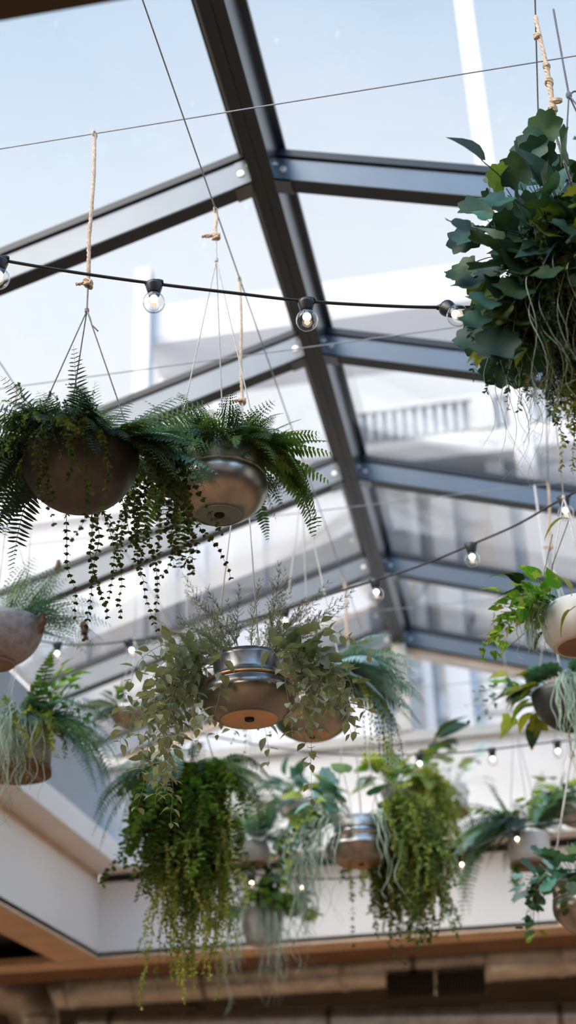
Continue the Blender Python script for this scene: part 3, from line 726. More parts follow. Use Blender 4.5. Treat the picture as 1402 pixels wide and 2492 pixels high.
def main_plants():
    # ---- 1: graphite bowl with ferns, upper left
    R = .152; t, c = planter(-1.012, 2.88, 1112, R, 'large dark graphite bowl of spiky green ferns at the upper left, on long jute rope', M_graph, 'hemi')
    zk = zfor(-1.012, 2.88, 756); hang(t, c, R, (c.x, c.y, ZW), M_gcord, (ZW, zfor(-1.012, 2.88, 690)), zk, az=(10, 130, 205), jr=.0062)
    m = MB(); k = V((c.x, c.y, zk)); m.rope([k, k+V((.012, -.01, -.03)), k+V((.02, -.012, -.06)), k+V((.038, -.012, -.083))], .0024, 3, .02); m.build('cord_tail', M_gcord, t)
    for az, el, L, mt in ((100, 78, .27, L_fernd), (60, 70, .27, L_fernd), (150, 68, .28, L_fernd), (20, 46, .31, L_fern), (8, 38, .30, L_fern), (165, 50, .28, L_fernd), (80, 86, .26, L_fernb), (40, 58, .30, L_fernd), (120, 74, .25, L_fernb), (25, 52, .29, L_fern), (-80, 80, .25, L_fernd), (190, 62, .27, L_fernd), (200, 45, .26, L_fernb)):
        frond(t, rim(c, R, az, .3), azd(az, el), L*1.12, mt, 24, .21, .8, 'simple', wide=.62, face=True)
    for az, el, L, mt in ((-5, 22, .33, L_fernb), (5, 12, .30, L_fernb), (-55, 10, .24, L_fernb), (-70, 25, .22, L_fernb), (175, 18, .30, L_fernb), (190, 25, .28, L_fernb), (-150, 20, .26, L_fernb), (150, 8, .30, L_fernd), (-20, 10, .30, L_fernd), (200, 0, .28, L_fernd), (-35, 15, .25, L_fern)):
        frond(t, rim(c, R, az, .5), azd(az, el), L, mt, 24, .23, 1.6, 'bip' if mt is L_fernb else 'simple', wide=1.1)
    for i in range(60):
        az = rnd.uniform(-190, 20) if i < 40 else rnd.uniform(0, 360); frond(t, rim(c, R, az, .7), azd(az, rnd.uniform(5, 40)), rnd.uniform(.14, .24), rnd.choice([L_fernd, L_fern, L_fernd]), 20, .23, rnd.uniform(2., 5.), 'simple', wide=.9)
    for az in (170, 185, 200, 215, 160, 0, -12, 12, 150):
        frond(t, rim(c, R, az, .95), azd(az, -10), rnd.uniform(.2, .32), L_fernd, 24, .18, 7., 'simple', wide=.8)
    for i in range(20):
        az = rnd.choice([rnd.uniform(-15, 25), rnd.uniform(-100, -60), rnd.uniform(40, 120)]); vine(t, rim(c, R, az, 1.), azd(az, 5), rnd.uniform(.30, .46), L_dots, .0135, .0075, 'round', 6., wob=.55)
    for i in range(16):
        az = rnd.uniform(-125, -62); moss(t, rim(c, R, az, 1.0, .02), azd(az, 10), rnd.uniform(.14, .30), rnd.choice([L_mossd, L_fernd, L_fern]), n=5, lf=.010, spread=.04)
    for i in range(10):
        az = rnd.uniform(-15, 15); vine(t, rim(c, R, az, 1.15), azd(az, -20), rnd.uniform(.28, .44), L_dots, .0145, .008, 'round', 6., wob=.55)
    for i in range(26):
        az = rnd.choice([rnd.uniform(-30, 40), rnd.uniform(140, 215)]); frond(t, rim(c, R, az, .9), azd(az, rnd.uniform(-5, 30)), rnd.uniform(.16, .28), rnd.choice([L_fernd, L_fern, L_fernb]), 20, .24, rnd.uniform(1.5, 5.), rnd.choice(['simple', 'bip']), wide=1.2, sub=4)
    # ---- 2: pewter bowl, fern, centre
    R = .137; t, c = planter(-.738, 3.29, 1118, R, 'pewter bowl with rounded base full of fresh fern, just right of the dark bowl', M_pewter, 'mix', M_pewter)
    hang(t, c, R, (c.x, c.y, ZW), M_cord, (ZW, zfor(c.x, c.y, 575)), zfor(c.x, c.y, 633), az=(200, 95, -15), jr=.0062)
    m = MB(); k = V((c.x, c.y, zfor(c.x, c.y, 572)))
    m.rope([k, k+V((-.012, -.006, -.004)), k+V((-.03, -.006, .001)), k+V((-.045, -.004, -.002))], .0062, 3, .03, 5, .2); m.build('rope_tail', M_jute, t)
    for i in range(86):
        az = rnd.uniform(-200, 40) if i % 3 else rnd.uniform(0, 360)
        frond(t, rim(c, R, az, rnd.uniform(.2, .8)), azd(az, rnd.uniform(5, 55)), rnd.uniform(.13, .22), rnd.choice([L_fern, L_wax, L_fern, L_fernd]), 18, .27, rnd.uniform(1.5, 6.), 'bip', sub=4, wide=1.6)
    for az, el, L in ((0, 22, .27), (8, 35, .24), (-8, 8, .28), (3, -5, .28), (15, 45, .18), (-170, 10, .24), (175, 25, .2), (-16, 12, .26)):
        frond(t, rim(c, R, az, .5), azd(az, el), L, rnd.choice([L_wax, L_fern]), 22, .21, 1.3, 'simple', wide=1.35)
    for az, L in ((-5, .26), (5, .24), (-14, .2), (14, .26), (24, .22), (188, .2), (200, .26), (160, .3), (-165, .2), (128, .30), (70, .22), (30, .27), (22, .3), (12, .3)):
        frond(t, rim(c, R, az, 1.), azd(az, 5), L, rnd.choice([L_wax, L_fern]), 24, .17, 6., 'simple', wide=1.3)
    for i in range(10):
        az = rnd.uniform(150, 215); vine(t, rim(c, R, az, 1.05), azd(az, 0), rnd.uniform(.25, .4), L_dots, .014, .008, 'round', 6., wob=.5)
    frond(t, rim(c, R, -100, .9), azd(-95, -10), .16, L_wax, 20, .2, 5., 'simple', wide=1.3)
    frond(t, rim(c, R, -60, .9), azd(-70, -10), .13, L_wax, 20, .22, 5., 'simple', wide=1.3)
    for az, el, L in ((60, 80, .19), (75, 86, .15)): plume(t, rim(c, R, 30, .6), azd(az, el), L, L_wispg, n=10, dens=.7)
    for i in range(30):
        az = rnd.uniform(170, 330); frond(t, rim(c, R, az, .9, .01), azd(az, rnd.uniform(0, 50)), rnd.uniform(.09, .15), rnd.choice([L_wax, L_fern, L_fernb]), 14, .30, 5., 'bip', sub=4, wide=1.6)
    # ---- 3: neck bowl, sage vines and grey plumes
    R = .146; t, c = planter(-.738, 3.652, 1606, R, 'copper-bottomed pewter bowl with sage vines and wispy grey plumes, in the middle', M_pewter2, 'neck', M_copper)
    hang(t, c, R*.72, (c.x, c.y, ZW), M_cord, (ZW, zfor(c.x, c.y, 975)), zfor(c.x, c.y, 1040), az=(-60, 190, 80), jr=.0056)
    for i in range(17):
        az = rnd.uniform(0, 360); plume(t, rim(c, R, az, .45), azd(az, rnd.uniform(50, 85)), rnd.uniform(.19, .29), L_wisp, n=15)
    for az, el, L in ((0, 42, .30), (12, 50, .28), (178, 38, .30), (165, 52, .30), (-10, 35, .24), (30, 60, .26), (190, 30, .24), (150, 62, .3)):
        plume(t, rim(c, R, az, .5), azd(az, el), L, L_wisp, n=15)
    for i in range(16):
        az = rnd.uniform(90, 280); plume(t, rim(c, R, az, .5), azd(az, rnd.uniform(25, 70)), rnd.uniform(.14, .22), L_wispg, n=13, grav=1.2, dens=1.6)
    plume(t, rim(c, R, -110, .7), azd(-75, 5), .13, L_wispg, n=12, grav=3, dens=1.6)
    for i in range(56):
        s = rnd.random()
        if s < .40: az = rnd.uniform(160, 215); L = rnd.uniform(.16, .42)
        elif s < .80: az = rnd.uniform(-35, 30); L = rnd.uniform(.16, .38)
        else: az = rnd.uniform(30, 160); L = rnd.uniform(.14, .32)
        vine(t, rim(c, R, az, .75), azd(az+rnd.uniform(-25, 25), rnd.uniform(0, 50)), L*1.1, L_sage, .056, .040, 'ov', 3.6+3*rnd.random(), wob=.5, out=.9)
    for az, L in ((200, .48), (195, .55), (215, .5), (-60, .34), (-40, .42), (-100, .3), (185, .5), (-30, .5)):
        vine(t, rim(c, R, az, .95), azd(az, -10), L, L_sage, .054, .044, 'ov', 6., wob=.4, out=.9)
    # ---- 4: upper right mass
    R = .14; t, c = planter(.345, 2.78, 640, R, 'dense dark leafy planter at the upper right edge with knotted rope and trailing moss', M_graph, 'hemi')
    top = V((.292, 2.70, ZW)); kp = V((.292, 2.70, zfor(.292, 2.70, 312)))
    m = MB(); a = atY(1303, 40, 2.70); b = atY(1330, 160, 2.70); b2 = atY(1336, 200, 2.7); d_ = atY(1347, 262, 2.70); e = atY(1349, 318, 2.70)
    a.z = min(a.z, ZW)
    m.rope([a, a.lerp(b, .5)+V((.0, 0, 0)), b], .0058, 3, .05, 5, .2); m.rope([b, b2, d_, e], .0075, 3, .04, 5, .25); m.build('rope', M_jute, t)
    for q, rr_ in ((atY(1308, 88, 2.70), .010), (b, .009), (b2, .011), (atY(1354, 245, 2.70), .016), (atY(1346, 268, 2.7), .012)):
        m = MB()
        for k in range(3):
            f0 = rnd.uniform(0, 6); m.tube([q+V((rr_*.8*math.cos(f0+f), rr_*.8*math.sin(f0+f), rr_*.5*math.sin(f+k)+(k-1)*.003)) for f in [PI*2*i/12 for i in range(13)]], .0035, 5)
        m.build('rope_knot', M_jute, t)
    m = MB(); m.rope([e, V((c.x-.02, c.y, c.z+.18))], .004, 3); m.lathe(e, [(.006, .012), (.010, .006), (.011, 0), (.009, -.006), (.006, -.012)], 12); m.build('cord', M_gcord, t)
    kk = V((c.x-.02, c.y, c.z+.18))
    for az in (60, 180, 300):
        m = MB(); m.rope([kk, rim(c, R, az, .95)], .002, 3); m.build('cord', M_gcord, t)
    for i in range(62):
        az = rnd.uniform(120, 290); el = rnd.uniform(5, 88)
        bigleaf(t, rim(c, R, az, rnd.uniform(.2, .8)), azd(az, el), rnd.uniform(.05, .30), rnd.uniform(.07, .105), rnd.choice([L_gera, L_gera, L_dark, L_fernd]), rnd.choice(['scallop', 'scallop', 'heart']), grav=1., up=V((rnd.uniform(-.6, .6), -1, rnd.uniform(0, .8))))
    for i in range(46):
        az = rnd.uniform(165, 270); el = rnd.uniform(-60, 30)
        bigleaf(t, rim(c, R, az, .95, rnd.uniform(-.12, .02)), azd(az, el), rnd.uniform(.04, .19), rnd.uniform(.07, .105), rnd.choice([L_gera, L_dark, L_mossd, L_olive]), 'scallop', grav=2.5, up=V((rnd.uniform(-.6, .6), -1, rnd.uniform(0, .6))))
    for i in range(44):
        az = rnd.uniform(160, 240); f = rnd.uniform(.9, 1.75)
        bigleaf(t, rim(c, R, az, f, rnd.uniform(-.26, .06)), azd(az, rnd.uniform(-40, 20)), rnd.uniform(.02, .06), rnd.uniform(.065, .10), rnd.choice([L_gera, L_dark, L_dark, L_fernd, L_gera]), rnd.choice(['scallop', 'scallop', 'heart']), grav=2., up=V((rnd.uniform(-.6, .4), -1, rnd.uniform(-.2, .6))))
    for px_, py_, sz in ((1245, 440, .085), (1215, 455, .07), (1275, 520, .09), (1290, 380, .09), (1185, 600, .075), (1200, 650, .085), (1215, 700, .09), (1150, 680, .085), (1130, 665, .06), (1205, 745, .09), (1170, 735, .075), (1125, 795, .075), (1215, 815, .10), (1180, 780, .08), (1265, 785, .095), (1245, 850, .075), (1265, 620, .09), (1240, 560, .08), (1290, 690, .09), (1300, 860, .08), (1330, 330, .09), (1310, 460, .09), (1340, 560, .09)):
        e = atY(px_, py_, rnd.uniform(2.56, 2.66)); q = rim(c, R, rnd.uniform(175, 215), .95, rnd.uniform(-.08, .03)); q = q.lerp(e, .25)
        dr = (e-q); L_ = max(.02, dr.length-sz*.2)
        bigleaf(t, q, dr+V((0, 0, .02)), L_, sz, rnd.choice([L_gera, L_gera, L_dark, L_fernd, L_mossd]), 'scallop', grav=.3, up=V((rnd.uniform(-.5, .3), -1, rnd.uniform(-.1, .5))))
    for i in range(9):
        az = rnd.uniform(60, 220); bigleaf(t, rim(c, R, az, .3, .05), azd(az, rnd.uniform(60, 85)), rnd.uniform(.18, .30), rnd.uniform(.08, .11), L_gera, 'long', grav=.6)
    for p, d_, s, L, mt in ((atY(1205, 560, 2.62), V((-.4, 0, .9)), .04, .066, L_ivy), (atY(1192, 470, 2.62), V((0, 0, 1)), .03, .045, L_pale), (atY(1240, 600, 2.6), V((-.5, 0, .6)), .03, .06, L_pale), (atY(1190, 850, 2.6), V((-.6, 0, -.2)), .03, .03, L_lime), (atY(1170, 850, 2.6), V((-.2, 0, -.6)), .02, .03, L_lime), (atY(1270, 830, 2.6), V((-.2, 0, -.6)), .02, .045, L_lime)):
        bigleaf(t, p, d_, s, L, mt, 'spade', grav=.5, up=V((.2, -1, .3)))
    m = MB(); m.tube([rim(c, R, 200, .8, .03), atY(1240, 620, 2.62), atY(1205, 560, 2.62), atY(1195, 480, 2.62)], .0014, 5); m.tube([atY(1205, 560, 2.62), atY(1192, 470, 2.62)], .0012, 5); m.tube([rim(c, R, 220, .9), atY(1230, 800, 2.6), atY(1190, 850, 2.6), atY(1170, 850, 2.6)], .0012, 5); m.tube([rim(c, R, 240, .9), atY(1270, 830, 2.6)], .0012, 5); m.build('ivy_stem', L_stem, t)
    for i in range(70):
        az = rnd.uniform(185, 300); moss(t, rim(c, R, az, rnd.uniform(.6, 1.1), .05), azd(az, 0)*.3+V((0, 0, -.5)), rnd.uniform(.34, .62), rnd.choice([L_dark, L_fern, L_fernd, L_mossd]), n=5, lf=.017, spread=.07)
    for i in range(46):
        az = rnd.uniform(185, 330); moss(t, rim(c, R, az, rnd.uniform(.2, 1.0), -.24), V((.1, 0, -1)), rnd.uniform(.22, .42), rnd.choice([L_moss, L_moss, L_mossd]), n=6, lf=.014, spread=.06)
    for i in range(22):
        az = rnd.uniform(175, 300); tendril(t, rim(c, R, az, 1.0, -.1), azd(az, 0), rnd.uniform(.5, .8), L_tend, .0014, n=5, spread=.04, curl=.8)
    # ---- 4b: neighbour beyond right edge, dark cord
    R = .12; t, c = planter(.425, 3.0, 470, R, 'dark leafy planter at the top right corner on a slate-blue cord', M_graph, 'hemi')
    kp = V((.38, 3.02, zfor(.38, 3.02, 232))); m = MB(); m.rope([V((.38, 3.02, ZW+.35)), kp], .0034, 3, .03); m.build('cord', M_dcord, t)
    m = MB(); m.ball(kp, .009, 8, (1, 1, 1.6)); m.rope([kp, kp+V((.015, 0, .012)), kp+V((.03, 0, .01))], .003, 3); m.build('knot', M_dcord, t)
    for az in (60, 180, 300):
        m = MB(); m.rope([kp, rim(c, R, az, .95)], .0026, 3); m.build('cord', M_dcord, t)
    for i in range(16):
        az = rnd.uniform(0, 360); bigleaf(t, rim(c, R, az, .6), azd(az, rnd.uniform(10, 70)), rnd.uniform(.04, .1), rnd.uniform(.07, .1), L_dark if i % 2 else L_gera, rnd.choice(['long', 'scallop']), grav=1.)
    # ---- 5: concrete bowl at left edge
    R = .155; t, c = planter(-1.714, 4.11, 1520, R, 'speckled concrete bowl of feathery ferns and brown seed heads at the left edge', M_conc, 'hemi', M_terra)
    hang(t, c, R, (c.x, c.y, ZW), M_cord, (ZW, zfor(c.x, c.y, 1010)), zfor(c.x, c.y, 1240), az=(5, 120, 240), jr=.005, detail=False)
    for i in range(26):
        az = rnd.uniform(-60, 130); frond(t, rim(c, R, az, .5), azd(az, rnd.uniform(15, 70)), rnd.uniform(.18, .30), rnd.choice([L_fernb, L_fernb, L_pale]), 18, .25, 1.3, 'bip', sub=4)
    for az, el, L in ((0, 20, .34), (-8, 10, .36), (5, 3, .3), (-15, 28, .34)): frond(t, rim(c, R, az, .6), azd(az, el), L, L_fernb, 22, .22, 1.6, 'bip', sub=4)
    for i in range(6):
        az = rnd.uniform(-30, 90); bigleaf(t, rim(c, R, az, .5), azd(az, 60), .05, .09, L_fern, 'long')
    for k, (px_, py_, sz) in enumerate(((106, 1515, 1.), (203, 1532, .95), (140, 1415, .8))):
        p = atY(px_, py_-22*sz, 4.05 if k != 2 else 4.2); m = MB(); d_ = V((.25*k-.1, 0, -1)).normalized() if k < 2 else V((0, .1, 1))
        K = 10; pp = [p+d_*(.075*sz*i/K) for i in range(K+1)]
        m.tube(pp, [.011*sz*math.sin(PI*(.12+.8*i/K)) for i in range(K+1)], 10)
        for i in range(260):
            f = rnd.random(); q = p+d_*(.075*sz*f); a_, b_ = perp(d_); th = rnd.uniform(0, 2*PI); o = a_*math.cos(th)+b_*math.sin(th); rr_ = .010*sz*math.sin(PI*(.12+.8*f))
            m.leaf(q+o*rr_, (o+d_*.5), rv(), .010*sz, [(0, .08), (.5, .06), (1, 0)], 0, 0)
        m.tube(path(rim(c, R, -20+20*k, .9), (p-rim(c, R, -20+20*k, .9)).normalized()+V((0, 0, .2)), (p-rim(c, R, -20+20*k, .9)).length, .6, 5, 0), .0013, 4); m.build('seed_head', M_cone, t)

def more_plants():
    # ---- 6: lower-left planter
    Y = 4.75; p = atY(44, 1790, Y); R = .132; t, c = planter(p.x, Y, 1765, R, 'grey pot with timber base at the left edge, below the speckled concrete bowl', M_pot, 'cyl')
    hang(t, c, R, (c.x, 4.75, ZW), M_cord, (0, 0), c.z+.42, az=(30, 150, 270), detail=False)
    for i in range(26):
        az = rnd.uniform(-70, 200); frond(t, rim(c, R, az, .5), azd(az, rnd.uniform(5, 60)), rnd.uniform(.2, .34), rnd.choice([L_fernb, L_fernd, L_fern]), 20, .24, rnd.uniform(1.5, 4), 'bip' if i % 2 else 'simple', sub=4)
    for az, el, L in ((-20, 20, .42), (20, 30, .44), (3, 45, .4), (-3, 18, .46), (10, 8, .44), (0, 25, .42), (-5, 12, .44), (8, 35, .38), (-12, 5, .4), (15, 15, .42), (5, 0, .4)):
        frond(t, rim(c, R, az, .6), azd(az, el), L, rnd.choice([L_fernb, L_fern]), 26, .22, 2.8, 'bip', sub=5)
    for i in range(16):
        az = rnd.uniform(-60, 60); bigleaf(t, rim(c, R, az, .6), azd(az, rnd.uniform(40, 80)), rnd.uniform(.1, .26), .055, L_poth, 'spade', grav=.8)
    for i in range(9):
        az = rnd.uniform(-70, 10); vine(t, rim(c, R, az, .6), azd(az, 60), rnd.uniform(.15, .3), L_poth, .045, .05, 'heart', 3., pair=False)
    for i in range(12): az = rnd.uniform(-84, -62); tendril(t, rim(c, R, az, 1.), azd(az, 20), rnd.uniform(.4, .8), L_tend, .0028, n=4, spread=.03)
    for i in range(5): az = rnd.uniform(-100, 10); moss(t, rim(c, R, az, 1.), azd(az, 0), rnd.uniform(.25, .45), L_moss, n=3, lf=.02)
    # ---- 7: small shiny bowl behind
    X, Y = -1.714, 5.76; R = .105; t, c = planter(X, Y, 1728, R, 'small flat silvery metal bowl with green leaves and blue-grey fronds, far left of centre', M_tin, 'flat')
    hang(t, c, R, (X, Y, ZW), M_cord, (0, 0), c.z+.36, detail=False, rr=.0018)
    for i in range(26):
        az = rnd.uniform(0, 360); bigleaf(t, rim(c, R, az, .5), azd(az, rnd.uniform(20, 80)), rnd.uniform(.02, .10), .05, rnd.choice([L_fern, L_dark, L_mossd]), 'heart')
    for az, el in ((20, 45), (5, 35), (170, 40), (185, 30), (150, 55), (-10, 50)):
        frond(t, rim(c, R, az, .5), azd(az, el), .24, L_bgrey, 20, .25, 1.8, 'simple', wide=1.6)
    for i in range(8): az = rnd.uniform(150, 230); frond(t, rim(c, R, az, .6), azd(az, 5), rnd.uniform(.15, .25), L_bgrey, 18, .25, 3, 'simple', wide=1.5)
    # ---- 8: big fern and long green cascade
    Y = 5.2; p = atY(455, 1900, Y); R = .15; t, c = planter(p.x, Y, 1885, R, 'copper bowl hidden by drooping fern with a very long yellow-green cascade', M_copper, 'mix')
    hang(t, c, R, (p.x, Y, ZW), M_cord, (0, 0), c.z+.45, az=(200, 340, 90), detail=False, rr=.003)
    for i in range(44):
        az = rnd.uniform(0, 360); frond(t, rim(c, R, az, .7), azd(az, rnd.uniform(10, 60)), rnd.uniform(.24, .40), rnd.choice([L_fernd, L_fernb, L_fernb, L_fern]), 26, .16, rnd.uniform(3., 6), 'simple', wide=.62)
    for az, el, L in ((185, 20, .42), (195, 5, .44), (178, 35, .4), (200, 25, .38)): frond(t, rim(c, R, az, .6), azd(az, el), L, L_fern, 28, .17, 3., 'simple', wide=.65)
    for i in range(16): az = rnd.uniform(-60, 60); frond(t, rim(c, R, az, .8), azd(az, 20), rnd.uniform(.2, .34), L_wax, 20, .22, 3, 'bip')
    for i in range(30): az = rnd.uniform(170, 330); vine(t, rim(c, R, az, .9), azd(az, 0)*.6+V((0, 0, -.3)), rnd.uniform(.24, .46), rnd.choice([L_mossd, L_fern, L_fern, L_wax]), .032, .013, 'round', 7., wob=.9, out=.9)
    for i in range(34): az = rnd.uniform(190, 350); vine(t, rim(c, R, az, rnd.uniform(.2, .9), -.12), azd(az, 0)*.5+V((0, 0, -.6)), rnd.uniform(.25, .45), rnd.choice([L_fern, L_wax, L_mossd]), .038, .014, 'round', 7., wob=1.1, out=1.)
    for i in range(32): az = rnd.uniform(200, 350); vine(t, rim(c, R, az, .75), azd(az, 0)*.4+V((0, 0, -.5)), rnd.uniform(.35, .66), rnd.choice([L_mossd, L_wax, L_moss, L_fern]), .030, .013, 'round', 7., wob=.95, out=.9)
    for i in range(52):
        az = rnd.uniform(-130, 20); L = rnd.uniform(.45, .82)*(1. if i % 4 else 1.18); moss(t, rim(c, R, az, rnd.uniform(.1, .8)), azd(az, 0)*.3+V((.12, 0, -.8)), L, rnd.choice([L_moss, L_moss, L_mossd]), n=4, lf=.019, spread=.05)
    for i in range(14): moss(t, rim(c, R, rnd.uniform(-120, 0), rnd.uniform(.1, .5)), V((.1, 0, -1)), rnd.uniform(.85, 1.02), L_moss, n=3, lf=.019, spread=.03)
    # ---- 12: blue spruce planter behind the centre bowl
    R = .15; t, c = planter(-.738, 4.86, 1672, R, 'copper-based bowl with blue-green spruce sprays, behind the middle bowl', M_pewter, 'mix', M_copper)
    hang(t, c, R, (c.x, c.y, ZW), M_cord, (0, 0), zfor(c.x, c.y, 1190), az=(-20, 215, 100), rr=.0028)
    for az, el, L in ((-30, 55, .38), (-45, 35, .36), (-60, 25, .34), (12, 38, .44), (-12, 36, .45), (-3, 22, .46), (0, 45, .38), (-8, 30, .42), (8, 55, .36), (-15, 20, .42), (10, 25, .42), (-25, 40, .36), (5, 12, .40), (20, 40, .36), (-5, 60, .30), (15, 5, .36), (-35, 15, .34), (35, 30, .34), (-20, 0, .36), (-12, 48, .40)):
        frond(t, rim(c, R, az, .5), azd(az, el), L, L_pine if el > 14 else L_pined, 38, .24, 2.4, 'simple', wide=.55, ang=.6)
    for az, el, L in ((180, 40, .26), (200, 20, .28), (-100, 30, .26), (-80, 15, .28), (160, 30, .26)):
        frond(t, rim(c, R, az, .5), azd(az, el), L, L_pined, 28, .22, 3., 'simple', wide=.36, ang=.55)
    frond(t, rim(c, R, 20, .7), azd(8, 42), .34, L_wax, 40, .12, .6, 'simple', wide=1.)
    frond(t, rim(c, R, 26, .7), azd(12, 38), .30, L_wax, 40, .12, .6, 'simple', wide=1.)
    for i in range(26): az = rnd.uniform(-40, 20); vine(t, rim(c, R, az, 1.1), azd(az, 10), rnd.uniform(.3, .52), rnd.choice([L_dots, L_mossd, L_moss]), .013, .009, 'tiny', 7., wob=.25, name='trailing_vine')
    for i in range(18): az = rnd.uniform(160, 300); vine(t, rim(c, R, az, 1.), azd(az, 10), rnd.uniform(.15, .35), rnd.choice([L_pale, L_lime, L_moss]), .014, .012, 'round', 6., wob=.35)
    # ---- 9: copper bowl with teal leaves
    X, Y = -.738, 6.15; R = .158; t, c = planter(X, Y, 1998, R, 'worn tin and copper bowl with teal leaves and long mixed trailing greenery, lower centre right', M_pewter, 'neck', M_copper)
    R2 = R
    m = MB(); m.lathe(c, [(R*.70, .006), (R*.74, .004), (R*.735, -.3*R)], 48); m.build('rim_band', M_tin, t)
    hang(t, c, R*.72, (X, Y, ZW), M_cord, (ZW, zfor(X, Y, 1550)), zfor(X, Y, 1600), az=(200, -20, 90), detail=False, rr=.003, jr=.008)
    for i in range(34):
        az = rnd.uniform(150, 250) if i % 3 else rnd.uniform(0, 400); bigleaf(t, rim(c, R, az, .5), azd(az, rnd.uniform(15, 75)), rnd.uniform(.06, .26), rnd.uniform(.08, .13), rnd.choice([L_teal, L_teal, L_gera, L_ivy, L_lime]), rnd.choice(['heart', 'scallop', 'long']), grav=1.5)
    for i in range(14): az = rnd.uniform(150, 240); vine(t, rim(c, R, az, .8), azd(az, 30), rnd.uniform(.3, .5), rnd.choice([L_lime, L_teal, L_fern]), .045, .04, 'heart', 4., pair=False)
    for i in range(14): az = rnd.uniform(188, 232); tendril(t, rim(c, R, az, .95), azd(az, 15), rnd.uniform(.5, 1.0), L_tend, .0032, n=4, spread=.05)
    for i in range(4): az = rnd.uniform(-60, 0); tendril(t, rim(c, R, az, .9), azd(az, 15), rnd.uniform(.3, .7), L_tend, .003, n=3, spread=.05)
    for i in range(34): az = rnd.uniform(-32, 50); moss(t, rim(c, R, az, 1.1), azd(az, 25), rnd.uniform(.4, .74), rnd.choice([L_moss, L_moss, L_mossd]), n=4, lf=.026, spread=.08)
    for i in range(20): moss(t, rim(c, R, rnd.uniform(20, 110), .9), azd(50, 10), rnd.uniform(.4, .68), rnd.choice([L_moss, L_mossd]), n=4, lf=.026, spread=.1)
    for i in range(12): az = rnd.uniform(-40, 30); vine(t, rim(c, R, az, 1.15), azd(az, 10), rnd.uniform(.50, .68), L_dots, .030, .03, 'round', 9., wob=.3)
    for i in range(6): az = rnd.uniform(60, 140); vine(t, rim(c, R, az, .9), azd(az, 10), rnd.uniform(.50, .70), L_dots, .026, .028, 'round', 9., wob=.3)
    for az in (-5, 5, 12, -15): frond(t, rim(c, R, az, 1.), azd(az, 20), .5, L_fern, 26, .14, 3.5, 'simple', wide=1.2)
    # ---- 10: grey bowl with palm fern
    Y = 7.1; p = atY(615, 2050, Y); R = .094; t, c = planter(p.x, Y, 2055, R, 'small grey round pot with spreading palm-like fern, beside the long green cascade', M_pot, 'round', M_terra)
    hang(t, c, R, (p.x, Y, ZW), M_cord, (0, 0), c.z+.45, detail=False)
    for i in range(44):
        az = rnd.uniform(0, 360); frond(t, rim(c, R, az, .4), azd(az, rnd.uniform(5, 80)), rnd.uniform(.16, .34), rnd.choice([L_fernd, L_fern, L_fernb]), 14, .32, 1.8, 'simple', wide=.6, ang=.9)
    for i in range(8): az = rnd.uniform(-40, 60); vine(t, rim(c, R, az, 1.2), azd(az, 10), rnd.uniform(.3, .45), L_fern, .03, .03, 'round', 7.)
    # ---- 11: cone pot
    Y = 7.4; p = atY(637, 2200, Y); R = .112; t, c = planter(p.x, Y, 2215, R, 'pale tapered pot of bright pothos with two long pale tendril tails, lowest of all', M_pot, 'cone')
    hang(t, c, R, (p.x, Y, ZW), M_cord, (0, 0), c.z+.50, detail=False)
    for i in range(50):
        az = rnd.uniform(0, 360); bigleaf(t, rim(c, R, az, .6), azd(az, rnd.uniform(5, 80)), rnd.uniform(.04, .19), rnd.uniform(.08, .12), rnd.choice([L_dark, L_fern, L_poth, L_mossd, L_dark]), rnd.choice(['heart', 'lobed']), grav=2)
    for i in range(16): az = rnd.uniform(-60, 30); vine(t, rim(c, R, az, .8), azd(az, 25), rnd.uniform(.12, .25), rnd.choice([L_wax, L_poth, L_lime]), .075, .035, 'heart', 3., pair=False)
    for i in range(16): moss(t, rim(c, R, rnd.uniform(0, 360), .3), azd(90, 85), rnd.uniform(.1, .3), L_mossd, n=4, lf=.02, spread=.1)
    for az in (215, 225, 235, 228, -70, -60, -50, -64, -55, -75): tendril(t, rim(c, R, az, 1.), azd(az, 10), rnd.uniform(.45, .68), L_tend, .0034, n=5, spread=.03, curl=.5)
    # ---- 13: white pot right edge w/ pothos
    X, Y = .262, 4.05; R = .125; t, c = planter(X, Y, 1478, R, 'white ceramic pot with brown base and variegated pothos at the right edge', M_potw, 'round', M_terra)
    hang(t, c, R, (.291, Y, ZW), M_cord, (0, 0), c.z+.4, detail=False)
    for i in range(44):
        az = rnd.uniform(110, 225); bigleaf(t, rim(c, R, az, rnd.uniform(.3, .9)), azd(az, rnd.uniform(0, 70)), rnd.uniform(.03, .20), rnd.uniform(.055, .08), rnd.choice([L_poth, L_poth, L_fern, L_dark]), 'heart', grav=1.6)
    for i in range(15): az = rnd.uniform(165, 230); vine(t, rim(c, R, az, .9), azd(az, 20), rnd.uniform(.14, .32), rnd.choice([L_poth, L_poth, L_olive]), .055, .036, 'heart', 4., pair=False)
    for i in range(8): az = rnd.uniform(165, 215); tendril(t, rim(c, R, az, 1.), azd(az, 0), rnd.uniform(.15, .3), L_tend, .0022, n=4, spread=.04)
    m = MB(); q0_ = rim(c, R, 190, .8)
    for tgt in (atY(1345, 1300, 3.9), atY(1385, 1265, 3.9)):
        m.tube([q0_, (q0_+tgt)/2+V((-.02, 0, 0)), tgt], .0015, 5)
    m.build('stem', L_stem, t)
    bigleaf(t, atY(1385, 1262, 3.9), V((-.6, 0, .2)), .02, .09, L_olive, 'long', grav=3); bigleaf(t, atY(1392, 1450, 3.85), V((-.1, 0, 1)), .02, .09, L_olive, 'long', grav=1.); bigleaf(t, atY(1400, 1475, 3.85), V((-.6, 0, -.4)), .02, .09, L_olive, 'long', grav=1.)
    # ---- 14: grey bowl with olive leaves
    X, Y = .262, 5.39; R = .165; t, c = planter(X, Y, 1686, R, 'smooth grey bowl with olive pointed leaves and pale hanging tendrils, below the white pot', M_graph, 'hemi')
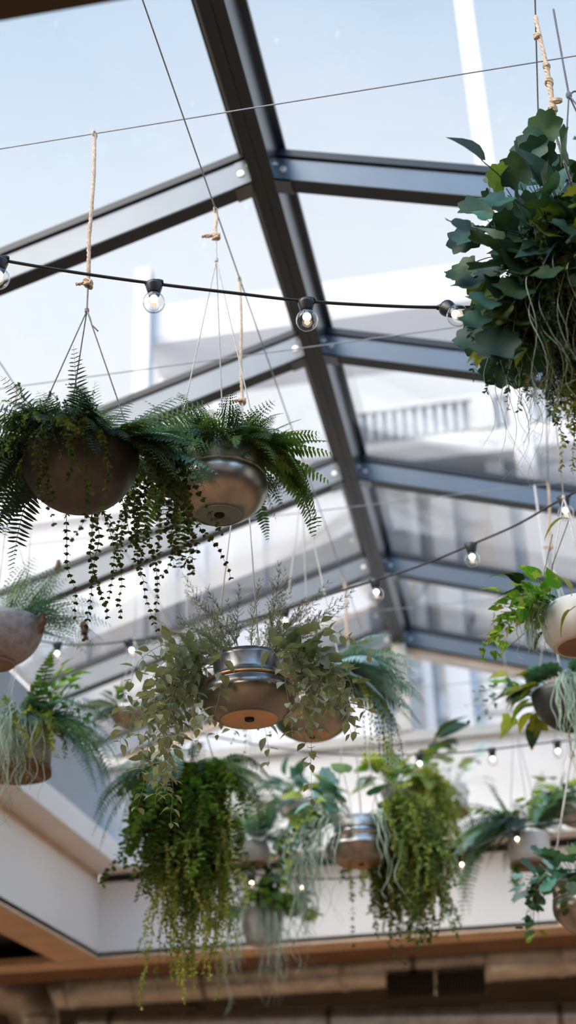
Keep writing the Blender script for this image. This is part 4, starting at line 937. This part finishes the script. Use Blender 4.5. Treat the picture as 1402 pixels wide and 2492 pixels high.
    hang(t, c, R, (.291, Y, ZW), M_cord, (ZW, zfor(.291, Y, 1330)), zfor(.291, Y, 1380), detail=False, jr=.006)
    for i in range(26):
        az = rnd.uniform(110, 215); bigleaf(t, rim(c, R, az, rnd.uniform(.5, .95)), azd(az, rnd.uniform(0, 60)), rnd.uniform(.03, .16), rnd.uniform(.08, .13), rnd.choice([L_olive, L_olive, L_lime, L_dark, L_poth]), rnd.choice(['lobed', 'spade', 'long']), grav=2.)
    for i in range(9): az = rnd.uniform(165, 200); vine(t, rim(c, R, az, .9), azd(az, 35), rnd.uniform(.2, .34), rnd.choice([L_ivy, L_teal]), .045, .05, 'ov', 3., pair=False)
    for i in range(14): az = rnd.uniform(200, 320); bigleaf(t, rim(c, R, az, .6), azd(az, 50), .05, .08, L_ivy, 'scallop', grav=2.)
    for i in range(20): az = rnd.uniform(255, 320); tendril(t, rim(c, R, az, 1.), azd(az, 10), rnd.uniform(.3, .80), L_tend, .0030, n=5, spread=.05)
    # ---- 15: white pot with timber base and dark fern
    Y = 6.9; p = atY(1284, 2030, Y); R = .104; t, c = planter(p.x, Y, 2035, R, 'white cylindrical pot with timber base under a wide dark fern, lower right', M_potw, 'cyl')
    hang(t, c, R, (p.x-.02, Y, ZW), M_gcord, (0, 0), c.z+.62, detail=False)
    for i in range(40):
        az = rnd.uniform(100, 270); frond(t, rim(c, R, az, .6, .04), azd(az, rnd.uniform(5, 50)), rnd.uniform(.25, .42), rnd.choice([L_fernd, L_fernd, L_fern]), 24, .19, rnd.uniform(1.5, 3.), 'simple', wide=.75)
    for az, el, L in ((185, 10, .50), (180, 20, .48), (190, 0, .48), (175, 28, .42), (200, 14, .46)): frond(t, rim(c, R, az, .6, .05), azd(az, el), L, L_teal, 24, .2, 2., 'simple', wide=1.6)
    for az, el, L in ((195, 25, .62), (200, 18, .6), (190, 22, .64), (205, 30, .58)): frond(t, rim(c, R, az, .5, .04), azd(az, el), L, L_fern, 30, .14, 3.2, 'simple', wide=.7)
    for i in range(20): az = rnd.uniform(-50, 200); frond(t, rim(c, R, az, .5, .05), azd(az, rnd.uniform(20, 80)), rnd.uniform(.2, .36), rnd.choice([L_fern, L_mossd, L_fernb]), 20, .2, 1.6, 'simple', wide=1.3)
    for i in range(12): az = rnd.uniform(180, 300); bigleaf(t, rim(c, R, az, .7, .06), azd(az, 35), rnd.uniform(.05, .2), .06, L_poth, 'heart')
    for i in range(12): az = rnd.uniform(-60, 60); bigleaf(t, rim(c, R, az, .7, .06), azd(az, 45), rnd.uniform(.1, .3), .09, rnd.choice([L_dark, L_fern]), 'heart')
    for i in range(3): moss(t, rim(c, R, 220, .9, -.15), V((-.2, 0, -1)), .16, L_mossd, n=3, lf=.02)
    # ---- 16: copper bowl, round ivy, bottom right
    Y = 5.39; p = atY(1432, 2130, Y); R = .15; t, c = planter(p.x, Y, 2140, R, 'copper bowl with round blue-green ivy leaves in the lower right corner', M_pewter, 'mix', M_copper)
    hang(t, c, R, (p.x, Y, ZW), M_cord, (0, 0), c.z+.5, az=(190, 300, 60), detail=False, rr=.004)
    for i in range(46):
        az = rnd.uniform(110, 290); bigleaf(t, rim(c, R, az, rnd.uniform(.5, 1.)), azd(az, rnd.uniform(-5, 65)), rnd.uniform(.02, .12), rnd.uniform(.06, .085), rnd.choice([L_ivy, L_ivy, L_gera, L_teal]), rnd.choice(['scallop', 'lobed', 'heart']), grav=2.)
    for i in range(9): az = rnd.uniform(160, 260); vine(t, rim(c, R, az, .95), azd(az, 0), rnd.uniform(.16, .26), rnd.choice([L_gera, L_ivy, L_dark]), .055, .05, 'round', 6., pair=False)
    for i in range(3): az = rnd.uniform(180, 220); vine(t, rim(c, R, az, 1.), azd(az, 0), .26, L_lime, .06, .22, 'round', 8., pair=False)
    # ---- 17: grey bowl far right
    Y = 7.6; p = atY(1402, 1975, Y); R = .115; t, c = planter(p.x, Y, 1965, R, 'partly hidden pale grey bowl with mixed foliage at the right edge', M_tin, 'hemi')
    hang(t, c, R, (p.x, Y, ZW), M_cord, (0, 0), c.z+.4, detail=False)
    for i in range(22): az = rnd.uniform(90, 290); bigleaf(t, rim(c, R, az, .6), azd(az, rnd.uniform(20, 80)), rnd.uniform(.05, .2), .09, rnd.choice([L_fern, L_lime, L_dark]), 'heart')
    # ---- 18: gray bowl far with big teal leaves
    Y = 8.2; p = atY(730, 1960, Y); R = .125; t, c = planter(p.x, Y, 1955, R, 'blurred grey bowl with broad blue-green leaves, against the pale upstand left of the copper bowl', M_pot, 'hemi')
    hang(t, c, R, (p.x, Y, ZW), M_cord, (0, 0), c.z+.4, detail=False)
    for i in range(34):
        az = rnd.uniform(0, 360); bigleaf(t, rim(c, R, az, .4), azd(az, rnd.uniform(20, 75)), rnd.uniform(.05, .2), rnd.uniform(.13, .2), rnd.choice([L_fernb, L_ivy, L_bgrey, L_gera]), 'long', grav=2.)
    # ---- 19: lime leafy one behind 9
    Y = 7.3; p = atY(975, 1905, Y); R = .12; t, c = planter(p.x, Y, 1915, R, 'yellow-green broad-leaved planter hanging beneath the taupe post, behind the teal-leaved bowl', M_conc, 'hemi')
    hang(t, c, R, (p.x, Y, ZW), M_cord, (0, 0), c.z+.4, detail=False)
    for i in range(34): az = rnd.uniform(0, 360); bigleaf(t, rim(c, R, az, .5), azd(az, rnd.uniform(15, 75)), rnd.uniform(.06, .2), rnd.uniform(.12, .18), rnd.choice([L_moss, L_wax, L_pale, L_olive]), rnd.choice(['long', 'heart']), grav=2.)
    for i in range(5): az = rnd.uniform(-30, 60); bigleaf(t, rim(c, R, az, .5), azd(az, 65), rnd.uniform(.2, .34), .22, L_dark, 'long', grav=1.)
    for i in range(24): az = rnd.uniform(-60, 50); moss(t, rim(c, R, az, 1.), azd(az, 20), rnd.uniform(.25, .5), L_moss, n=4, lf=.026, spread=.06)
    # ---- 20: pale far planter
    Y = 8.7; p = atY(1092, 1945, Y); R = .125; t, c = planter(p.x, Y, 1915, R, 'white pot with timber base and pale silvery leaves, farthest away by the gable wall', M_potw, 'cyl', M_wood)
    hang(t, c, R, (p.x, Y, ZW), M_cord, (0, 0), c.z+.4, detail=False)
    for i in range(34): az = rnd.uniform(0, 360); bigleaf(t, rim(c, R, az, .5), azd(az, rnd.uniform(25, 80)), rnd.uniform(.06, .28), rnd.uniform(.08, .12), rnd.choice([L_bgrey, L_bgrey, L_pale]), rnd.choice(['scallop', 'long']), grav=1.2)
main_plants()
more_plants()

# ------------------------------------------------------------------ light
w = bpy.data.worlds.new('sky'); bpy.context.scene.world = w; w.use_nodes = True; nt = w.node_tree; nt.nodes.clear()
out = N(nt, 'ShaderNodeOutputWorld'); bg = N(nt, 'ShaderNodeBackground'); tc = N(nt, 'ShaderNodeTexCoord')
sep = N(nt, 'ShaderNodeSeparateXYZ'); nt.links.new(tc.outputs['Generated'], sep.inputs[0])
rp = N(nt, 'ShaderNodeValToRGB'); cr = rp.color_ramp
cr.elements[0].position = 0.; cr.elements[0].color = (.80, .80, .82, 1)
cr.elements[1].position = 1.; cr.elements[1].color = (.10, .24, .46, 1)
for pos, col in ((.45, (.82, .84, .86)), (.60, (.74, .80, .86)), (.74, (.50, .62, .76)), (.86, (.22, .40, .62))):
    e = cr.elements.new(pos); e.color = (*col, 1)
nt.links.new(sep.outputs[2], rp.inputs[0])
no = N(nt, 'ShaderNodeTexNoise'); no.inputs['Scale'].default_value = 2.2; no.inputs['Detail'].default_value = 4; nt.links.new(tc.outputs['Generated'], no.inputs[0])
r2 = N(nt, 'ShaderNodeValToRGB'); r2.color_ramp.elements[0].position = .52; r2.color_ramp.elements[1].position = .75; r2.color_ramp.elements[1].color = (.35, .35, .35, 1)
nt.links.new(no.outputs['Fac'], r2.inputs[0])
c1 = mix_rgb(nt, rp.outputs[0], (.86, .84, .86), r2.outputs[0])
# bright sky patch added behind the viewer to light the interior, bluer towards the right
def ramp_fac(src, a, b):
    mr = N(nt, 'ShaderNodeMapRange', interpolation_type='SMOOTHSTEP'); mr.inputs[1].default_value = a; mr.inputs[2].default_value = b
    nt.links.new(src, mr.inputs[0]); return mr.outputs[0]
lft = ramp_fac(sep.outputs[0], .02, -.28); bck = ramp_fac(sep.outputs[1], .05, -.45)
sky_fill = mix_rgb(nt, (1.1, 1.7, 2.5), (6.2, 5.7, 5.2), lft)
c2 = mix_rgb(nt, c1, sky_fill, bck)
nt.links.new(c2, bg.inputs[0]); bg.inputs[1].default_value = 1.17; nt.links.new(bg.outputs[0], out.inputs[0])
def lamp(name, kind, loc, energy, col, **kw):
    l = bpy.data.lights.new(name, kind); l.energy = energy; l.color = col
    for k, v in kw.items(): setattr(l, k, v)
    o = bpy.data.objects.new(name, l); C.objects.link(o); o.location = loc; return o
s = lamp('sun', 'SUN', (0, 0, 12), .8, (1., .93, .84), angle=math.radians(20))
s.rotation_euler = V((.62, .42, -.66)).to_track_quat('-Z', 'Y').to_euler()
# warm room lamps under the ceiling around the light well
for i, (x, y) in enumerate(((-4.2, 12.2), (-.5, 12.4), (3.2, 12.2), (-5.5, 7.5), (-5.5, 2.5), (-1., -2.), (4., 1.), (4., 6.5), (-1.2, .6), (-3., -1.))):
    lamp('room_lamp', 'AREA', (x, y, 1.70), 115, (1., .78, .55), shape='DISK', size=.5)

# ------------------------------------------------------------------ camera
cam = bpy.data.cameras.new('camera'); co = bpy.data.objects.new('camera', cam); C.objects.link(co)
cam.sensor_fit = 'VERTICAL'; cam.sensor_height = 36.; cam.sensor_width = 36.*1402/2492; cam.lens = F_PX/2492*36
Mx = Matrix((rt, up_, -fw)).transposed().to_4x4(); co.matrix_world = Mx
cam.dof.use_dof = True; cam.dof.focus_distance = 3.62; cam.dof.aperture_fstop = 2.0; cam.clip_end = 200
bpy.context.scene.camera = co
for o in list(bpy.data.objects):
    if o.parent is None: o.location.z += EYE
    if '_o' in o: del o['_o']
sc_ = bpy.context.scene
sc_.view_settings.view_transform = 'Standard'; sc_.view_settings.look = 'None'; sc_.view_settings.exposure = .12; sc_.view_settings.gamma = 1.
